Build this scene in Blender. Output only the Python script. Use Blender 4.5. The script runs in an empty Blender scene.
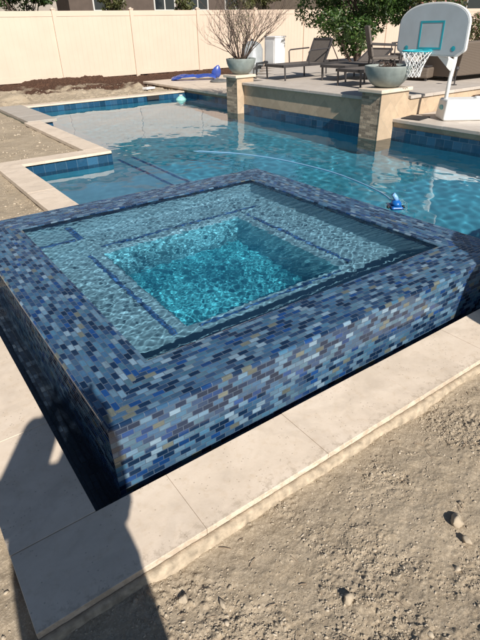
import bpy, math, random
import numpy as np
from mathutils import Vector, Matrix
R = math.radians
random.seed(7)
rng = np.random.default_rng(11)
sc = bpy.context.scene
COL = sc.collection

# ------------------------------------------------------------------ helpers
def tag(o, label=None, cat=None, group=None, kind=None):
    if label: o['label'] = label
    if cat: o['category'] = cat
    if group: o['group'] = group
    if kind: o['kind'] = kind
    return o

def empty(name, loc=(0, 0, 0), rz=0.0):
    o = bpy.data.objects.new(name, None)
    o.empty_display_size = 0.1
    o.location = loc
    o.rotation_euler = (0, 0, rz)
    COL.objects.link(o)
    return o

class MB:
    """collects geometry for ONE mesh"""
    def __init__(s): s.v = []; s.f = []; s.uv = []; s.mi = []; s.mats = []; s.cur = 0
    def mat(s, m):
        if m not in s.mats: s.mats.append(m)
        s.cur = s.mats.index(m); return s
    def face(s, idx, uv=None):
        s.f.append(tuple(idx)); s.uv.append(uv); s.mi.append(s.cur)
    def quad(s, a, b, c, d, uv=None):
        n = len(s.v); s.v += [tuple(a), tuple(b), tuple(c), tuple(d)]; s.face((n, n+1, n+2, n+3), uv)
    def box(s, x0, x1, y0, y1, z0, z1, M=None, taper=0.0):
        t = taper
        p = [(x0,y0,z0),(x1,y0,z0),(x1,y1,z0),(x0,y1,z0),(x0+t,y0+t,z1),(x1-t,y0+t,z1),(x1-t,y1-t,z1),(x0+t,y1-t,z1)]
        if M is not None: p = [tuple(M @ Vector(q)) for q in p]
        n = len(s.v); s.v += p
        for f in ((0,3,2,1),(4,5,6,7),(0,1,5,4),(1,2,6,5),(2,3,7,6),(3,0,4,7)): s.face([n+i for i in f])
        return s
    def tube(s, pts, r, seg=8, cap=True):
        pts = [Vector(p) for p in pts]
        rs = r if isinstance(r, (list, tuple)) else [r]*len(pts)
        n0 = len(s.v); up = None
        for i, p in enumerate(pts):
            d = (pts[min(i+1, len(pts)-1)] - pts[max(i-1, 0)])
            if d.length < 1e-9: d = Vector((0, 0, 1))
            d.normalize()
            if up is None:
                up = d.orthogonal().normalized()
            else:
                up = (up - d*up.dot(d))
                up = up.normalized() if up.length > 1e-6 else d.orthogonal().normalized()
            w = d.cross(up)
            for k in range(seg):
                a = 2*math.pi*k/seg
                s.v.append(tuple(p + (up*math.cos(a) + w*math.sin(a))*rs[i]))
        for i in range(len(pts)-1):
            for k in range(seg):
                a = n0+i*seg+k; b = n0+i*seg+(k+1) % seg
                s.face((a, b, b+seg, a+seg))
        if cap:
            s.face([n0+k for k in range(seg)][::-1]); s.face([n0+(len(pts)-1)*seg+k for k in range(seg)])
        return s
    def lathe(s, prof, cx=0, cy=0, seg=32, M=None, sx=1, sy=1):
        n0 = len(s.v)
        for (r, z) in prof:
            for k in range(seg):
                a = 2*math.pi*k/seg
                p = Vector((cx+r*math.cos(a)*sx, cy+r*math.sin(a)*sy, z))
                s.v.append(tuple(M @ p) if M is not None else tuple(p))
        for i in range(len(prof)-1):
            for k in range(seg):
                a = n0+i*seg+k; b = n0+i*seg+(k+1) % seg
                s.face((a, b, b+seg, a+seg))
        if prof[0][0] > 1e-4: s.face([n0+k for k in range(seg)][::-1])
        if prof[-1][0] > 1e-4: s.face([n0+(len(prof)-1)*seg+k for k in range(seg)])
        return s
    def build(s, name, m=None, parent=None, smooth=False, bevel=0.0, bseg=2, loc=None, rz=None, angle=40):
        me = bpy.data.meshes.new(name)
        me.from_pydata(s.v, [], s.f)
        mats = s.mats if s.mats else ([m] if m else [])
        for x in mats: me.materials.append(x)
        if s.mats: me.polygons.foreach_set('material_index', s.mi)
        if any(u is not None for u in s.uv):
            l = me.uv_layers.new(name='UVMap'); flat = []
            for f, u in zip(s.f, s.uv):
                for i in range(len(f)): flat += list(u[i]) if u else [0.0, 0.0]
            l.data.foreach_set('uv', flat)
        if smooth: me.polygons.foreach_set('use_smooth', [True]*len(me.polygons))
        me.update()
        o = bpy.data.objects.new(name, me); COL.objects.link(o)
        if loc is not None: o.location = loc
        if rz is not None: o.rotation_euler = (0, 0, rz)
        if parent: o.parent = parent
        if bevel:
            b = o.modifiers.new('bevel', 'BEVEL'); b.width = bevel; b.segments = bseg; b.limit_method = 'ANGLE'; b.angle_limit = R(angle)
        return o

def np_mesh(name, V, F, m, parent=None, smooth=False, mi=None, mats=None):
    me = bpy.data.meshes.new(name)
    V = np.asarray(V, dtype=np.float32); F = np.asarray(F, dtype=np.int32)
    me.vertices.add(len(V)); me.vertices.foreach_set('co', V.ravel())
    k = F.shape[1]
    me.loops.add(F.size); me.loops.foreach_set('vertex_index', F.ravel())
    me.polygons.add(len(F)); me.polygons.foreach_set('loop_start', np.arange(len(F), dtype=np.int32)*k)
    me.polygons.foreach_set('loop_total', np.full(len(F), k, dtype=np.int32))
    for x in (mats or [m]): me.materials.append(x)
    if mi is not None: me.polygons.foreach_set('material_index', np.asarray(mi, dtype=np.int32))
    if smooth: me.polygons.foreach_set('use_smooth', np.ones(len(F), dtype=bool))
    me.update(calc_edges=True); me.validate()
    o = bpy.data.objects.new(name, me); COL.objects.link(o)
    if parent: o.parent = parent
    return o

# numpy noise
_tab = rng.random((512, 512))
def vnoise(x, y, s=0):
    xi = np.floor(x).astype(int); yi = np.floor(y).astype(int)
    fx = x-xi; fy = y-yi
    fx = fx*fx*fx*(fx*(fx*6-15)+10); fy = fy*fy*fy*(fy*(fy*6-15)+10)
    T = lambda a, b: _tab[(a+s*37) % 512, (b+s*91) % 512]
    return (T(xi, yi)*(1-fx)+T(xi+1, yi)*fx)*(1-fy)+(T(xi, yi+1)*(1-fx)+T(xi+1, yi+1)*fx)*fy
def fbm(x, y, sc_, oct_, s=0, gain=.5):
    a = 1.0; t = 0; n = 0
    for i in range(oct_):
        t = t+a*vnoise(x*sc_*2**i+13.7*i, y*sc_*2**i+5.1*i, s+i); n += a; a *= gain
    return t/n

# ------------------------------------------------------------------ materials
def new_mat(name):
    m = bpy.data.materials.new(name); m.use_nodes = True
    nt = m.node_tree; b = nt.nodes['Principled BSDF']
    return m, nt, b
def nd(nt, t, **kw):
    n = nt.nodes.new(t)
    for k, v in kw.items():
        if k in n.inputs.keys() if isinstance(k, str) else False: n.inputs[k].default_value = v
        else: setattr(n, k, v)
    return n
def mth(nt, op, a, b=None, c=None):
    n = nt.nodes.new('ShaderNodeMath'); n.operation = op
    for i, x in enumerate((a, b, c)):
        if x is None: continue
        if isinstance(x, (int, float)): n.inputs[i].default_value = x
        else: nt.links.new(x, n.inputs[i])
    return n.outputs[0]
def ramp(nt, fac, stops, interp='LINEAR'):
    n = nt.nodes.new('ShaderNodeValToRGB'); cr = n.color_ramp; cr.interpolation = interp
    while len(cr.elements) < len(stops): cr.elements.new(0.5)
    for e, (p, c) in zip(cr.elements, stops):
        e.position = p; e.color = (*c, 1) if len(c) == 3 else c
    nt.links.new(fac, n.inputs[0]); return n.outputs[0]
def mixc(nt, fac, a, b, blend='MIX'):
    n = nt.nodes.new('ShaderNodeMix'); n.data_type = 'RGBA'; n.blend_type = blend
    for s, x in ((n.inputs[0], fac), (n.inputs[6], a), (n.inputs[7], b)):
        if isinstance(x, (int, float)): s.default_value = x
        elif isinstance(x, tuple): s.default_value = (*x, 1)
        else: nt.links.new(x, s)
    return n.outputs[2]
def noise(nt, vec, scale, detail=4, rough=.55, dist=0.0):
    n = nt.nodes.new('ShaderNodeTexNoise'); n.inputs['Scale'].default_value = scale
    n.inputs['Detail'].default_value = detail; n.inputs['Roughness'].default_value = rough; n.inputs['Distortion'].default_value = dist
    if vec is not None: nt.links.new(vec, n.inputs['Vector'])
    return n
def geo_pos(nt):
    return nt.nodes.new('ShaderNodeNewGeometry').outputs['Position']
def obj_co(nt):
    return nt.nodes.new('ShaderNodeTexCoord').outputs['Object']
def bump(nt, b, h, strength=.3, dist=.01, nrm=None):
    n = nt.nodes.new('ShaderNodeBump'); n.inputs['Strength'].default_value = strength; n.inputs['Distance'].default_value = dist
    nt.links.new(h, n.inputs['Height'])
    if nrm is not None: nt.links.new(nrm, n.inputs['Normal'])
    nt.links.new(n.outputs[0], b.inputs['Normal']); return n.outputs[0]

def simple(name, c, rough=.5, metal=0.0, var=.15, scale=8, bmp=0.0, bscale=60, spec=.5):
    m, nt, b = new_mat(name)
    co = obj_co(nt); n = noise(nt, co, scale, 5)
    lo = tuple(x*(1-var) for x in c); hi = tuple(min(1, x*(1+var)) for x in c)
    nt.links.new(ramp(nt, n.outputs[0], [(.3, lo), (.7, hi)]), b.inputs['Base Color'])
    b.inputs['Roughness'].default_value = rough; b.inputs['Metallic'].default_value = metal
    b.inputs['Specular IOR Level'].default_value = spec
    if bmp:
        n2 = noise(nt, co, bscale, 4); bump(nt, b, n2.outputs[0], bmp, .004)
    return m

def mosaic(name, stops, bw=.05, bh=.0254, grout=.0017, rough=(.03, .16), grout_col=(.07, .10, .145), tilt=.035, wet=.45):
    """offset glass tiles laid in UV metres: per-tile colour, gloss and a tiny tilt"""
    m, nt, b = new_mat(name); L = nt.links
    uv = nt.nodes.new('ShaderNodeUVMap').outputs[0]
    sep = nt.nodes.new('ShaderNodeSeparateXYZ'); L.new(uv, sep.inputs[0])
    u, v = sep.outputs[0], sep.outputs[1]
    rowf = mth(nt, 'DIVIDE', v, bh); row = mth(nt, 'FLOOR', rowf)
    # running bond with a small jitter per row
    wn0 = nt.nodes.new('ShaderNodeTexWhiteNoise'); wn0.noise_dimensions = '1D'; L.new(row, wn0.inputs['W'])
    jit = mth(nt, 'MULTIPLY', wn0.outputs['Value'], .12)
    odd = mth(nt, 'MULTIPLY', mth(nt, 'MODULO', mth(nt, 'ADD', row, 1000), 2), .5)
    colf = mth(nt, 'ADD', mth(nt, 'ADD', mth(nt, 'DIVIDE', u, bw), odd), jit); col = mth(nt, 'FLOOR', colf)
    fu = mth(nt, 'SUBTRACT', colf, col); fv = mth(nt, 'SUBTRACT', rowf, row)
    du = mth(nt, 'MULTIPLY', mth(nt, 'MINIMUM', fu, mth(nt, 'SUBTRACT', 1.0, fu)), bw)
    dv = mth(nt, 'MULTIPLY', mth(nt, 'MINIMUM', fv, mth(nt, 'SUBTRACT', 1.0, fv)), bh)
    d = mth(nt, 'MINIMUM', du, dv)
    edge = nt.nodes.new('ShaderNodeMapRange'); edge.inputs['From Min'].default_value = grout*.55; edge.inputs['From Max'].default_value = grout*1.25
    L.new(d, edge.inputs['Value']); tile = edge.outputs[0]
    cmb = nt.nodes.new('ShaderNodeCombineXYZ'); L.new(col, cmb.inputs[0]); L.new(row, cmb.inputs[1])
    wn = nt.nodes.new('ShaderNodeTexWhiteNoise'); wn.noise_dimensions = '3D'; L.new(cmb.outputs[0], wn.inputs['Vector'])
    sc3 = nt.nodes.new('ShaderNodeSeparateColor'); L.new(wn.outputs['Color'], sc3.inputs[0])
    colr = ramp(nt, sc3.outputs[0], stops, 'CONSTANT')
    # smoky streaks inside the glass
    mp = nt.nodes.new('ShaderNodeMapping'); mp.inputs['Scale'].default_value = (22, 130, 1); L.new(uv, mp.inputs[0])
    st = noise(nt, mp.outputs[0], 1.0, 3, .6)
    hv = nt.nodes.new('ShaderNodeHueSaturation'); L.new(colr, hv.inputs['Color'])
    L.new(mth(nt, 'ADD', .35, mth(nt, 'ADD', mth(nt, 'MULTIPLY', st.outputs[0], .85), mth(nt, 'MULTIPLY', sc3.outputs[1], .45))), hv.inputs['Value'])
    big = noise(nt, uv, 2.5, 3)
    scale_dep = mixc(nt, ramp(nt, big.outputs[0], [(.55, (0, 0, 0)), (.75, (1, 1, 1))]), hv.outputs[0], (.30, .36, .42))
    lime = mixc(nt, .12, hv.outputs[0], scale_dep)
    fin = mixc(nt, tile, grout_col, lime)
    L.new(fin, b.inputs['Base Color'])
    rg = mth(nt, 'ADD', rough[0], mth(nt, 'MULTIPLY', sc3.outputs[2], rough[1]-rough[0]))
    L.new(mth(nt, 'ADD', rg, mth(nt, 'MULTIPLY', mth(nt, 'SUBTRACT', 1.0, tile), .35)), b.inputs['Roughness'])
    b.inputs['Coat Weight'].default_value = wet; b.inputs['Coat Roughness'].default_value = .02; b.inputs['Coat IOR'].default_value = 1.40; b.inputs['Specular IOR Level'].default_value = .30
    # tilt per tile
    geo = nt.nodes.new('ShaderNodeNewGeometry')
    sub = nt.nodes.new('ShaderNodeVectorMath'); sub.operation = 'SUBTRACT'; L.new(wn.outputs['Color'], sub.inputs[0]); sub.inputs[1].default_value = (.5, .5, .5)
    scl = nt.nodes.new('ShaderNodeVectorMath'); scl.operation = 'SCALE'; L.new(sub.outputs[0], scl.inputs[0]); scl.inputs['Scale'].default_value = tilt
    add = nt.nodes.new('ShaderNodeVectorMath'); add.operation = 'ADD'; L.new(geo.outputs['Normal'], add.inputs[0]); L.new(scl.outputs[0], add.inputs[1])
    nrm = nt.nodes.new('ShaderNodeVectorMath'); nrm.operation = 'NORMALIZE'; L.new(add.outputs[0], nrm.inputs[0])
    wv = noise(nt, geo.outputs['Position'], 24, 3)
    h = mth(nt, 'ADD', mth(nt, 'MULTIPLY', tile, .6), mth(nt, 'MULTIPLY', wv.outputs[0], .5))
    bump(nt, b, h, .45, .002, nrm.outputs[0])
    cb = nt.nodes.new('ShaderNodeBump'); cb.inputs['Strength'].default_value = .35; cb.inputs['Distance'].default_value = .002
    L.new(mth(nt, 'ADD', wv.outputs[0], mth(nt, 'MULTIPLY', tile, .25)), cb.inputs['Height']); L.new(cb.outputs[0], b.inputs['Coat Normal'])
    return m

NAVY=(.006,.020,.052); COB=(.009,.045,.155); SLATE=(.018,.046,.105); MID=(.034,.09,.17); LIGHT=(.09,.17,.25); PALE=(.15,.235,.31); TEAL=(.06,.13,.19); TAN=(.105,.12,.105); MAUV=(.035,.08,.145)
M = {}
M['mosaic'] = mosaic('blue_glass_mosaic', [(0, NAVY), (.20, COB), (.27, SLATE), (.42, MID), (.53, (.045,.12,.20)), (.64, LIGHT), (.77, MAUV), (.84, PALE), (.90, TEAL), (.955, TAN)])
M['gutter_tile'] = mosaic('dark_gutter_tile', [(0, (.012,.018,.03)), (.5, (.03,.045,.07)), (.8, (.06,.08,.11))], grout_col=(.012,.014,.018), tilt=.02, wet=.2)
M['trim_tile'] = mosaic('navy_trim_tile', [(0, (.015,.06,.16)), (.4, (.025,.10,.26)), (.8, (.06,.16,.32))], bw=.05, bh=.025, tilt=.02)
M['pool_tile'] = mosaic('pool_waterline_tile', [(0, (.012,.055,.11)), (.3, (.017,.07,.135)), (.6, (.024,.085,.155)), (.85, (.03,.10,.175))], bw=.15, bh=.15, grout=.003, rough=(.1,.2), grout_col=(.08,.14,.2), tilt=.03)

def plaster(name, c, var=.12):
    m, nt, b = new_mat(name); p = geo_pos(nt)
    n = noise(nt, p, 2.2, 4); n2 = noise(nt, p, 140, 2)
    a = ramp(nt, n.outputs[0], [(.3, tuple(x*(1-var) for x in c)), (.7, tuple(x*(1+var) for x in c))])
    nt.links.new(mixc(nt, mth(nt, 'MULTIPLY', n2.outputs[0], .35), a, tuple(x*.7 for x in c)), b.inputs['Base Color'])
    b.inputs['Roughness'].default_value = .8
    return m
M['spa_plaster'] = plaster('spa_plaster', (.13, .27, .35))
M['pit_plaster'] = plaster('depth_tinted_plaster', (.06, .47, .60))  # teal of light absorbed by deep water, put into the plaster colour
M['pit_wall'] = plaster('pit_wall_plaster', (.10, .37, .48))  # blend between bench plaster and the painted depth tint of the floor
M['pool_plaster'] = plaster('pool_pebble_plaster', (.05, .33, .46))
M['shelf_plaster'] = plaster('shelf_plaster', (.12, .32, .44))

def water(name, tint=(.93,.98,1.0), ior=1.333):
    m, nt, b = new_mat(name)
    b.inputs['Transmission Weight'].default_value = 1.0; b.inputs['IOR'].default_value = ior
    b.inputs['Roughness'].default_value = 0.0; b.inputs['Base Color'].default_value = (*tint, 1)
    return m
M['water'] = water('pool_water')
M['spa_water'] = water('spa_water', (.92,.985,1.0), 1.12)

def travertine(name, c, per_slab=True):
    m, nt, b = new_mat(name); p = geo_pos(nt)
    g = nt.nodes.new('ShaderNodeNewGeometry')
    mp = nt.nodes.new('ShaderNodeMapping'); mp.inputs['Scale'].default_value = (1.0, 2.2, 2.0); nt.links.new(p, mp.inputs[0])
    n1 = noise(nt, mp.outputs[0], 3.0, 7, .6, .6); n2 = noise(nt, p, 26, 6, .65); n3 = noise(nt, p, 150, 3)
    base = ramp(nt, n1.outputs[0], [(.25, tuple(x*.86 for x in c)), (.5, c), (.75, (min(1, c[0]*1.08), c[1]*1.10, c[2]*1.13))])
    base = mixc(nt, mth(nt, 'MULTIPLY', ramp(nt, n2.outputs[0], [(.52, (0,0,0)), (.72, (1,1,1))]), .45), base, (c[0]*.78, c[1]*.72, c[2]*.62))
    isl = mth(nt, 'ADD', .97, mth(nt, 'MULTIPLY', g.outputs['Random Per Island'], .06))
    hv = nt.nodes.new('ShaderNodeHueSaturation'); nt.links.new(base, hv.inputs['Color']); nt.links.new(isl, hv.inputs['Value'])
    # dust of the yard on the stone
    d = noise(nt, p, 7, 5, .7)
    dust = ramp(nt, d.outputs[0], [(.5, (0,0,0)), (.8, (1,1,1))])
    sy = nt.nodes.new('ShaderNodeSeparateXYZ'); nt.links.new(p, sy.inputs[0])
    ed = nt.nodes.new('ShaderNodeMapRange'); ed.inputs['From Min'].default_value = -.27; ed.inputs['From Max'].default_value = -.39; nt.links.new(sy.outputs[1], ed.inputs['Value'])
    dn = noise(nt, p, 30, 6, .75)
    spill = mth(nt, 'MULTIPLY', ramp(nt, mth(nt, 'ADD', mth(nt, 'MULTIPLY', ed.outputs[0], .22), dn.outputs[0]), [(.66, (0,0,0)), (.76, (1,1,1))]), .55)
    out = mixc(nt, mth(nt, 'MULTIPLY', dust, .35), hv.outputs[0], (.42,.34,.25))
    out = mixc(nt, spill, out, (.40,.32,.235))
    ws = noise(nt, p, 2.1, 5, .6, 1.2); out = mixc(nt, mth(nt, 'MULTIPLY', ramp(nt, ws.outputs[0], [(.52, (0,0,0)), (.60, (1,1,1)), (.68, (.3,.3,.3))]), .22), out, (.40,.33,.26))
    vo = nt.nodes.new('ShaderNodeTexVoronoi'); vo.inputs['Scale'].default_value = 55; nt.links.new(p, vo.inputs['Vector'])
    nmask = noise(nt, p, 6, 3)
    pit = mth(nt, 'MULTIPLY', mth(nt, 'LESS_THAN', vo.outputs['Distance'], .16), mth(nt, 'GREATER_THAN', nmask.outputs[0], .52))
    out = mixc(nt, mth(nt, 'MULTIPLY', pit, .45), out, (.25,.19,.13))
    nt.links.new(out, b.inputs['Base Color']); b.inputs['Roughness'].default_value = .62
    h = mth(nt, 'SUBTRACT', mth(nt, 'ADD', mth(nt, 'MULTIPLY', n2.outputs[0], .4), mth(nt, 'MULTIPLY', n3.outputs[0], .25)), mth(nt, 'MULTIPLY', pit, .5))
    bump(nt, b, h, .35, .003)
    return m
M['travertine'] = travertine('cream_travertine', (.69, .575, .455))
M['gray_stone'] = travertine('gray_travertine', (.42, .38, .33))
M['deck_stone'] = travertine('deck_travertine', (.52, .46, .40))

def ground_mat():
    m, nt, b = new_mat('dry_tan_dirt'); p = geo_pos(nt)
    n1 = noise(nt, p, 1.6, 6, .6); n2 = noise(nt, p, 14, 8, .65); n3 = noise(nt, p, 110, 4, .7)
    a = ramp(nt, n1.outputs[0], [(.3, (.29,.235,.17)), (.55, (.38,.31,.225)), (.75, (.46,.385,.29))])
    a = mixc(nt, mth(nt, 'MULTIPLY', ramp(nt, n2.outputs[0], [(.4, (0,0,0)), (.65, (1,1,1))]), .5), a, (.29,.225,.15))
    a = mixc(nt, mth(nt, 'MULTIPLY', ramp(nt, n3.outputs[0], [(.5, (0,0,0)), (.62, (1,1,1))]), .55), a, (.56,.47,.35))
    n4 = noise(nt, p, 260, 3, .7); a = mixc(nt, mth(nt, 'MULTIPLY', ramp(nt, n4.outputs[0], [(.54, (0,0,0)), (.66, (1,1,1))]), .5), a, (.17,.13,.085))
    # bark mulch between pool and fence
    sep = nt.nodes.new('ShaderNodeSeparateXYZ'); nt.links.new(p, sep.inputs[0])
    nb = noise(nt, p, .9, 4)
    yy = mth(nt, 'ADD', sep.outputs[1], mth(nt, 'MULTIPLY', mth(nt, 'SUBTRACT', nb.outputs[0], .5), 7.0))
    xx = mth(nt, 'MULTIPLY', mth(nt, 'SUBTRACT', sep.outputs[0], 5.0), .45)
    k = nt.nodes.new('ShaderNodeMapRange'); k.inputs['From Min'].default_value = 13.6; k.inputs['From Max'].default_value = 14.4
    nt.links.new(mth(nt, 'ADD', yy, xx), k.inputs['Value'])
    kk = mth(nt, 'MULTIPLY', k.outputs[0], mth(nt, 'GREATER_THAN', sep.outputs[1], 11.8))
    vo = nt.nodes.new('ShaderNodeTexVoronoi'); vo.inputs['Scale'].default_value = 22; nt.links.new(p, vo.inputs['Vector'])
    mul = mixc(nt, vo.outputs['Distance'], (.03,.015,.010), (.12,.065,.042))
    nt.links.new(mixc(nt, kk, a, mul), b.inputs['Base Color'])
    b.inputs['Roughness'].default_value = .95; b.inputs['Specular IOR Level'].default_value = .15
    h = mth(nt, 'ADD', mth(nt, 'MULTIPLY', n2.outputs[0], .6), mth(nt, 'MULTIPLY', n3.outputs[0], .4))
    bump(nt, b, h, 1.0, .007)
    return m
M['dirt'] = ground_mat()

def rock_mat(name, c):
    m, nt, b = new_mat(name); g = nt.nodes.new('ShaderNodeNewGeometry')
    n = noise(nt, g.outputs['Position'], 60, 4)
    a = ramp(nt, g.outputs['Random Per Island'], [(0, tuple(x*.65 for x in c)), (.5, c), (.85, tuple(min(1, x*1.2) for x in c)), (1, (c[0]*1.35, c[1]*1.4, c[2]*1.5))])
    nt.links.new(mixc(nt, mth(nt, 'MULTIPLY', n.outputs[0], .4), a, tuple(x*.7 for x in c)), b.inputs['Base Color'])
    b.inputs['Roughness'].default_value = .92; b.inputs['Specular IOR Level'].default_value = .2
    bump(nt, b, n.outputs[0], .5, .003); return m
M['pebble'] = rock_mat('dirt_clods', (.43,.36,.27))
M['pale_stone'] = rock_mat('pale_limestone', (.37,.305,.225))
M['concrete'] = simple('rough_concrete_bed', (.40,.325,.235), .95, var=.35, scale=30, bmp=.5, bscale=160)

def stone_wall(name, c, sc_=5):
    m, nt, b = new_mat(name); p = geo_pos(nt)
    vo = nt.nodes.new('ShaderNodeTexVoronoi'); vo.inputs['Scale'].default_value = sc_; nt.links.new(p, vo.inputs['Vector'])
    n = noise(nt, p, 9, 6, .7)
    a = ramp(nt, n.outputs[0], [(.3, tuple(x*.6 for x in c)), (.5, c), (.7, tuple(min(1, x*1.25) for x in c))])
    vs_ = nt.nodes.new('ShaderNodeSeparateColor'); nt.links.new(vo.outputs['Color'], vs_.inputs[0])
    a = mixc(nt, mth(nt, 'MULTIPLY', vs_.outputs[0], .75), a, tuple(x*.45 for x in c)); a = mixc(nt, mth(nt, 'MULTIPLY', mth(nt, 'GREATER_THAN', vs_.outputs[1], .7), .5), a, tuple(min(1, x*1.5) for x in c))
    nt.links.new(a, b.inputs['Base Color']); b.inputs['Roughness'].default_value = .85
    bump(nt, b, n.outputs[0], .8, .02); return m
def laid_stone(name, c, bw, bh, rot, bstr=.5, jitter=.5):
    m, nt, b = new_mat(name); p = geo_pos(nt)
    sp = nt.nodes.new('ShaderNodeSeparateXYZ'); nt.links.new(p, sp.inputs[0])
    cm = nt.nodes.new('ShaderNodeCombineXYZ'); nt.links.new(mth(nt, 'ADD', sp.outputs[0], sp.outputs[1]), cm.inputs[0]); nt.links.new(sp.outputs[2], cm.inputs[1])
    mp = nt.nodes.new('ShaderNodeMapping'); mp.inputs['Rotation'].default_value = (0, 0, R(rot)); nt.links.new(cm.outputs[0], mp.inputs[0])
    br = nt.nodes.new('ShaderNodeTexBrick'); br.inputs['Scale'].default_value = 1; br.inputs['Brick Width'].default_value = bw; br.inputs['Row Height'].default_value = bh
    br.inputs['Mortar Size'].default_value = .004; br.inputs['Color1'].default_value = (0, 0, 0, 1); br.inputs['Color2'].default_value = (1, 1, 1, 1); br.inputs['Mortar'].default_value = (.5, .5, .5, 1)
    nt.links.new(mp.outputs[0], br.inputs['Vector'])
    n = noise(nt, p, 9, 6, .7); n2 = noise(nt, p, 45, 5, .7)
    a = ramp(nt, br.outputs['Color'], [(0, tuple(x*(1-jitter*.6) for x in c)), (.5, c), (1, tuple(min(1, x*(1+jitter*.5)) for x in c))])
    a = mixc(nt, mth(nt, 'MULTIPLY', ramp(nt, n.outputs[0], [(.4, (0,0,0)), (.7, (1,1,1))]), .45), a, tuple(x*.68 for x in c))
    a = mixc(nt, mth(nt, 'MULTIPLY', br.outputs['Fac'], .7), a, (.40,.32,.235))
    nt.links.new(a, b.inputs['Base Color']); b.inputs['Roughness'].default_value = .85
    wn = mth(nt, 'MULTIPLY', br.outputs['Color'], .8)
    h = mth(nt, 'ADD', mth(nt, 'SUBTRACT', wn, mth(nt, 'MULTIPLY', br.outputs['Fac'], 1.0)), mth(nt, 'MULTIPLY', n2.outputs[0], .8))
    bump(nt, b, h, bstr, .012); return m
M['wall_stone'] = laid_stone('tan_travertine_cladding', (.50,.375,.255), .30, .30, 45, .35, .22)
M['pillar_stone'] = laid_stone('rough_ledger_stone', (.44,.33,.23), .16, .045, 0, 1.0, .9)

def vinyl():
    m, nt, b = new_mat('cream_vinyl'); co = geo_pos(nt)
    n = noise(nt, co, 1.5, 4)
    nt.links.new(ramp(nt, n.outputs[0], [(.3, (.63,.495,.39)), (.7, (.67,.53,.42))]), b.inputs['Base Color'])
    b.inputs['Roughness'].default_value = .45
    return m
M['vinyl'] = vinyl()
M['stucco_tan'] = simple('tan_stucco', (.50,.40,.30), .9, var=.1, scale=3, bmp=.3, bscale=40)
M['stucco_gray'] = simple('gray_stucco', (.36,.32,.27), .9, var=.1, scale=3, bmp=.3, bscale=40)
M['stucco_brown'] = simple('brown_stucco', (.10,.075,.06), .9, var=.15, scale=3, bmp=.3, bscale=40)
M['roof'] = simple('brown_roof_tile', (.14,.075,.055), .85, var=.3, scale=9, bmp=.6, bscale=12)
M['white'] = simple('white_plastic', (.80,.80,.78), .35, var=.04)
M['board'] = simple('frosted_board', (.47,.52,.55), .3, var=.06, scale=5)
M['cyan'] = simple('turquoise_plastic', (.02,.38,.46), .35, var=.08)
M['frame_white'] = simple('white_window_frame', (.6,.58,.54), .5, var=.04)
M['dark_metal'] = simple('bronze_powder_coat', (.06,.055,.055), .45, var=.2, metal=.2)
M['sling'] = simple('gray_brown_sling', (.13,.11,.095), .8, var=.2, scale=40)
M['bowl'] = simple('gray_green_glazed_concrete', (.24,.27,.25), .55, var=.18, scale=9, bmp=.2)
M['soil'] = simple('dark_soil', (.035,.025,.02), .95, var=.4, scale=30, bmp=.6)
M['bark'] = simple('gray_brown_bark', (.10,.07,.055), .9, var=.3, scale=20)
M['palebark'] = simple('pale_bark', (.30,.22,.15), .9, var=.3, scale=20)
M['blue_vinyl'] = simple('royal_blue_vinyl', (.035,.07,.30), .3, var=.2, scale=6)
M['blue_plastic'] = simple('blue_plastic', (.01,.12,.42), .3, var=.1)
M['ltblue_plastic'] = simple('light_blue_plastic', (.22,.45,.75), .3, var=.1)
M['hose'] = simple('pale_blue_hose', (.20,.38,.56), .4, var=.08)
M['mint'] = simple('mint_plastic', (.35,.72,.62), .4, var=.08)
M['rubber'] = simple('black_rubber', (.02,.02,.022), .7, var=.2)
M['lid_gray'] = simple('gray_stone_lid', (.13,.13,.125), .7, var=.2)
M['paper'] = simple('white_board_offcut', (.75,.72,.68), .8, var=.05)
M['brown_wood'] = simple('dark_brown_wood', (.07,.035,.022), .7, var=.3, scale=14)
M['ac'] = simple('white_enamel', (.78,.77,.75), .4, var=.04)
M['tank'] = simple('gray_tank_shell', (.30,.32,.33), .4, var=.1)
M['skin'] = simple('skin', (.50,.33,.25), .5, var=.08)
M['shirt'] = simple('dark_cotton', (.05,.06,.09), .9, var=.15)
M['jeans'] = simple('blue_denim', (.05,.08,.15), .9, var=.2)
M['hair'] = simple('brown_hair', (.04,.025,.018), .6, var=.2)

def wicker():
    m, nt, b = new_mat('brown_wicker'); co = obj_co(nt)
    w = nt.nodes.new('ShaderNodeTexWave'); w.inputs['Scale'].default_value = 22; w.inputs['Distortion'].default_value = 0.5; nt.links.new(co, w.inputs[0])
    w2 = nt.nodes.new('ShaderNodeTexWave'); w2.bands_direction = 'Z'; w2.inputs['Scale'].default_value = 22; nt.links.new(co, w2.inputs[0])
    h = mth(nt, 'MULTIPLY', w.outputs['Fac'], w2.outputs['Fac'])
    nt.links.new(ramp(nt, h, [(0, (.10,.075,.055)), (1, (.27,.22,.175))]), b.inputs['Base Color']); b.inputs['Roughness'].default_value = .6
    bump(nt, b, h, .6, .01); return m
M['wicker'] = wicker()

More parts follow.
